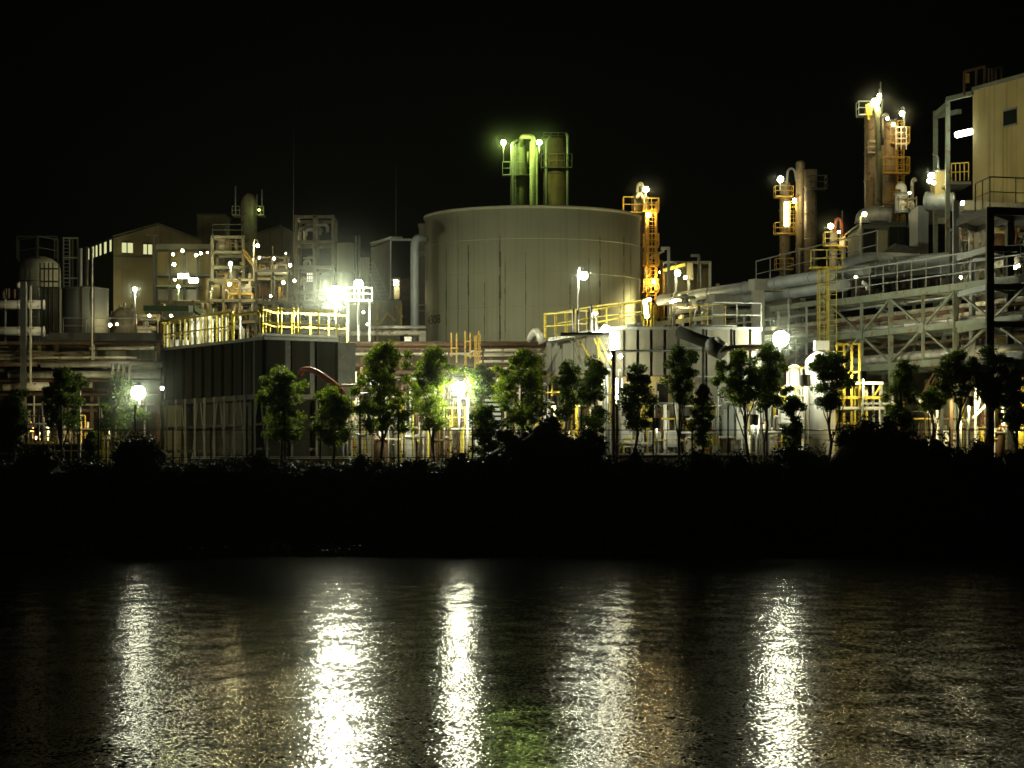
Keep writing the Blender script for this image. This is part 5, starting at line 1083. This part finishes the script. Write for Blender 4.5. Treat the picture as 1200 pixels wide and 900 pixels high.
# ------------------------------------------------------------------ air, sky, camera
def added_glare(px,py,dd,rad,dens,label):  # scattering ball added around a lamp to imitate lens glare
    m=bpy.data.materials.new('added lamp glare'); m.use_nodes=True; nt=m.node_tree; nt.nodes.clear(); n=nt.nodes; l=nt.links
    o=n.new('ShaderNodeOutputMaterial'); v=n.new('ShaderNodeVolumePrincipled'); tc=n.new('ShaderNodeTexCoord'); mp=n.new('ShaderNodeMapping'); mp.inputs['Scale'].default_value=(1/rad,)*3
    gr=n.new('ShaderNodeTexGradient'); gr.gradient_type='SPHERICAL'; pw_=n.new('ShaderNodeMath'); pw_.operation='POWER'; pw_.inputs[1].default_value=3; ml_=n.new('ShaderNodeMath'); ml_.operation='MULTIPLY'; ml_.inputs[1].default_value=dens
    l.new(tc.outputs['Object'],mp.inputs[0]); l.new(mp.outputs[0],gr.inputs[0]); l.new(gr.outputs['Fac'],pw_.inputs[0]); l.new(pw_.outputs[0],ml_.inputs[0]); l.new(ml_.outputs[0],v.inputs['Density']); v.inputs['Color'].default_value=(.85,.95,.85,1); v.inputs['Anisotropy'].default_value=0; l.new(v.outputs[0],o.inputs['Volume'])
    p=P(px,py,dd); g=G().ball((0,0,0),rad*.98,14); me_=g.out('added_glare',m,None); me_.location=(0,0,0)
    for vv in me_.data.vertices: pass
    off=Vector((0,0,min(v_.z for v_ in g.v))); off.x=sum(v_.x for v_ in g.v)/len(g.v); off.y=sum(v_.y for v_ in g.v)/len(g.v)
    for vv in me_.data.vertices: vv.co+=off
    me_.location=p; tag(me_,label,'added_glare','added glare volumes','stuff')
added_glare(393,345,158.6,7.0,0.013,'added glare volume around the brightest floodlight'); added_glare(162,460,152,4.6,0.075,'added glare volume around the left low floodlight'); added_glare(538,455,151.5,4.5,0.05,'added glare volume around the middle floodlight'); added_glare(915,397,156,3.6,0.026,'added glare volume around the floodlight above the white vessel')
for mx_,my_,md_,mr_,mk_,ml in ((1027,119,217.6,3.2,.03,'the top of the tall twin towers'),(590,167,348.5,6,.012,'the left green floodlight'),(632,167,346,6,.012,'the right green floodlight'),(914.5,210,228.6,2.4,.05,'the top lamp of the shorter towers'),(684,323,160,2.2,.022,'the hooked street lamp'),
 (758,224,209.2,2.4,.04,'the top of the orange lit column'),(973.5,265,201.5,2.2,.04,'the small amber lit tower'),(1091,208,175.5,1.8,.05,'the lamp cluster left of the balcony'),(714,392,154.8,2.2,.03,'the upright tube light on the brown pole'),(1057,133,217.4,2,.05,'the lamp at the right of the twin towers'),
 (269,322,221,5,.012,'the pale steel tower lamps'),(212,318,228,4.5,.018,'the lamps of the open front hall'),(158,339,196,2.2,.04,'the lamp post beside the squat tank'),(336,322,212,3.5,.02,'the lamps of the amber process floors')): added_glare(mx_,my_,md_,mr_,mk_,'added glare volume around '+ml)
hz=bpy.data.materials.new('night haze'); hz.use_nodes=True; nt=hz.node_tree; nt.nodes.clear(); o=nt.nodes.new('ShaderNodeOutputMaterial'); v=nt.nodes.new('ShaderNodeVolumePrincipled')
v.inputs['Color'].default_value=(.9,.95,.88,1); v.inputs['Density'].default_value=.00006; v.inputs['Anisotropy'].default_value=.4; nt.links.new(v.outputs[0],o.inputs['Volume'])
h=G().box((-420,-210,-3),(420,440,60)).out('haze',hz,None); h['kind']='stuff'; h['label']='thin night haze glowing around the lamps'; h['category']='haze'
w=bpy.data.worlds.new('World'); S.world=w; w.use_nodes=True; nt=w.node_tree; sk_=nt.nodes.new('ShaderNodeTexSky'); sk_.sky_type='NISHITA'; sk_.sun_disc=False; sk_.sun_elevation=math.radians(20); sk_.sun_rotation=math.radians(200)
nt.links.new(sk_.outputs[0],nt.nodes['Background'].inputs[0]); nt.nodes['Background'].inputs[1].default_value=.000012
ml=bpy.data.lights.new('moon','SUN'); ml.energy=.0008; ml.angle=math.radians(.5); ml.color=(1,.97,.9); mo=bpy.data.objects.new('moon',ml); COL.objects.link(mo); mo.rotation_euler=(math.radians(70),0,math.radians(-20))
cm=bpy.data.cameras.new('camera'); co=bpy.data.objects.new('camera',cm); COL.objects.link(co); co.location=(0,0,EYE); co.rotation_euler=(math.pi/2,0,0)
cm.sensor_width=36; cm.lens=36*FOC/1200; cm.shift_y=(Y0-450)/1200; cm.clip_end=3000; cm.clip_start=.1; S.camera=co
S.view_settings.view_transform='Standard'; S.view_settings.look='None'; S.view_settings.exposure=0; S.view_settings.gamma=1
c=S.cycles; c.use_denoising=True; c.denoiser='OPENIMAGEDENOISE'; c.max_bounces=4; c.diffuse_bounces=2; c.glossy_bounces=2; c.transmission_bounces=2; c.volume_bounces=0; c.transparent_max_bounces=4
c.sample_clamp_indirect=2.0; c.sample_clamp_direct=0; c.use_light_tree=True; c.caustics_reflective=False; c.caustics_refractive=False; c.filter_width=1.6; c.use_adaptive_sampling=True; c.adaptive_threshold=.01
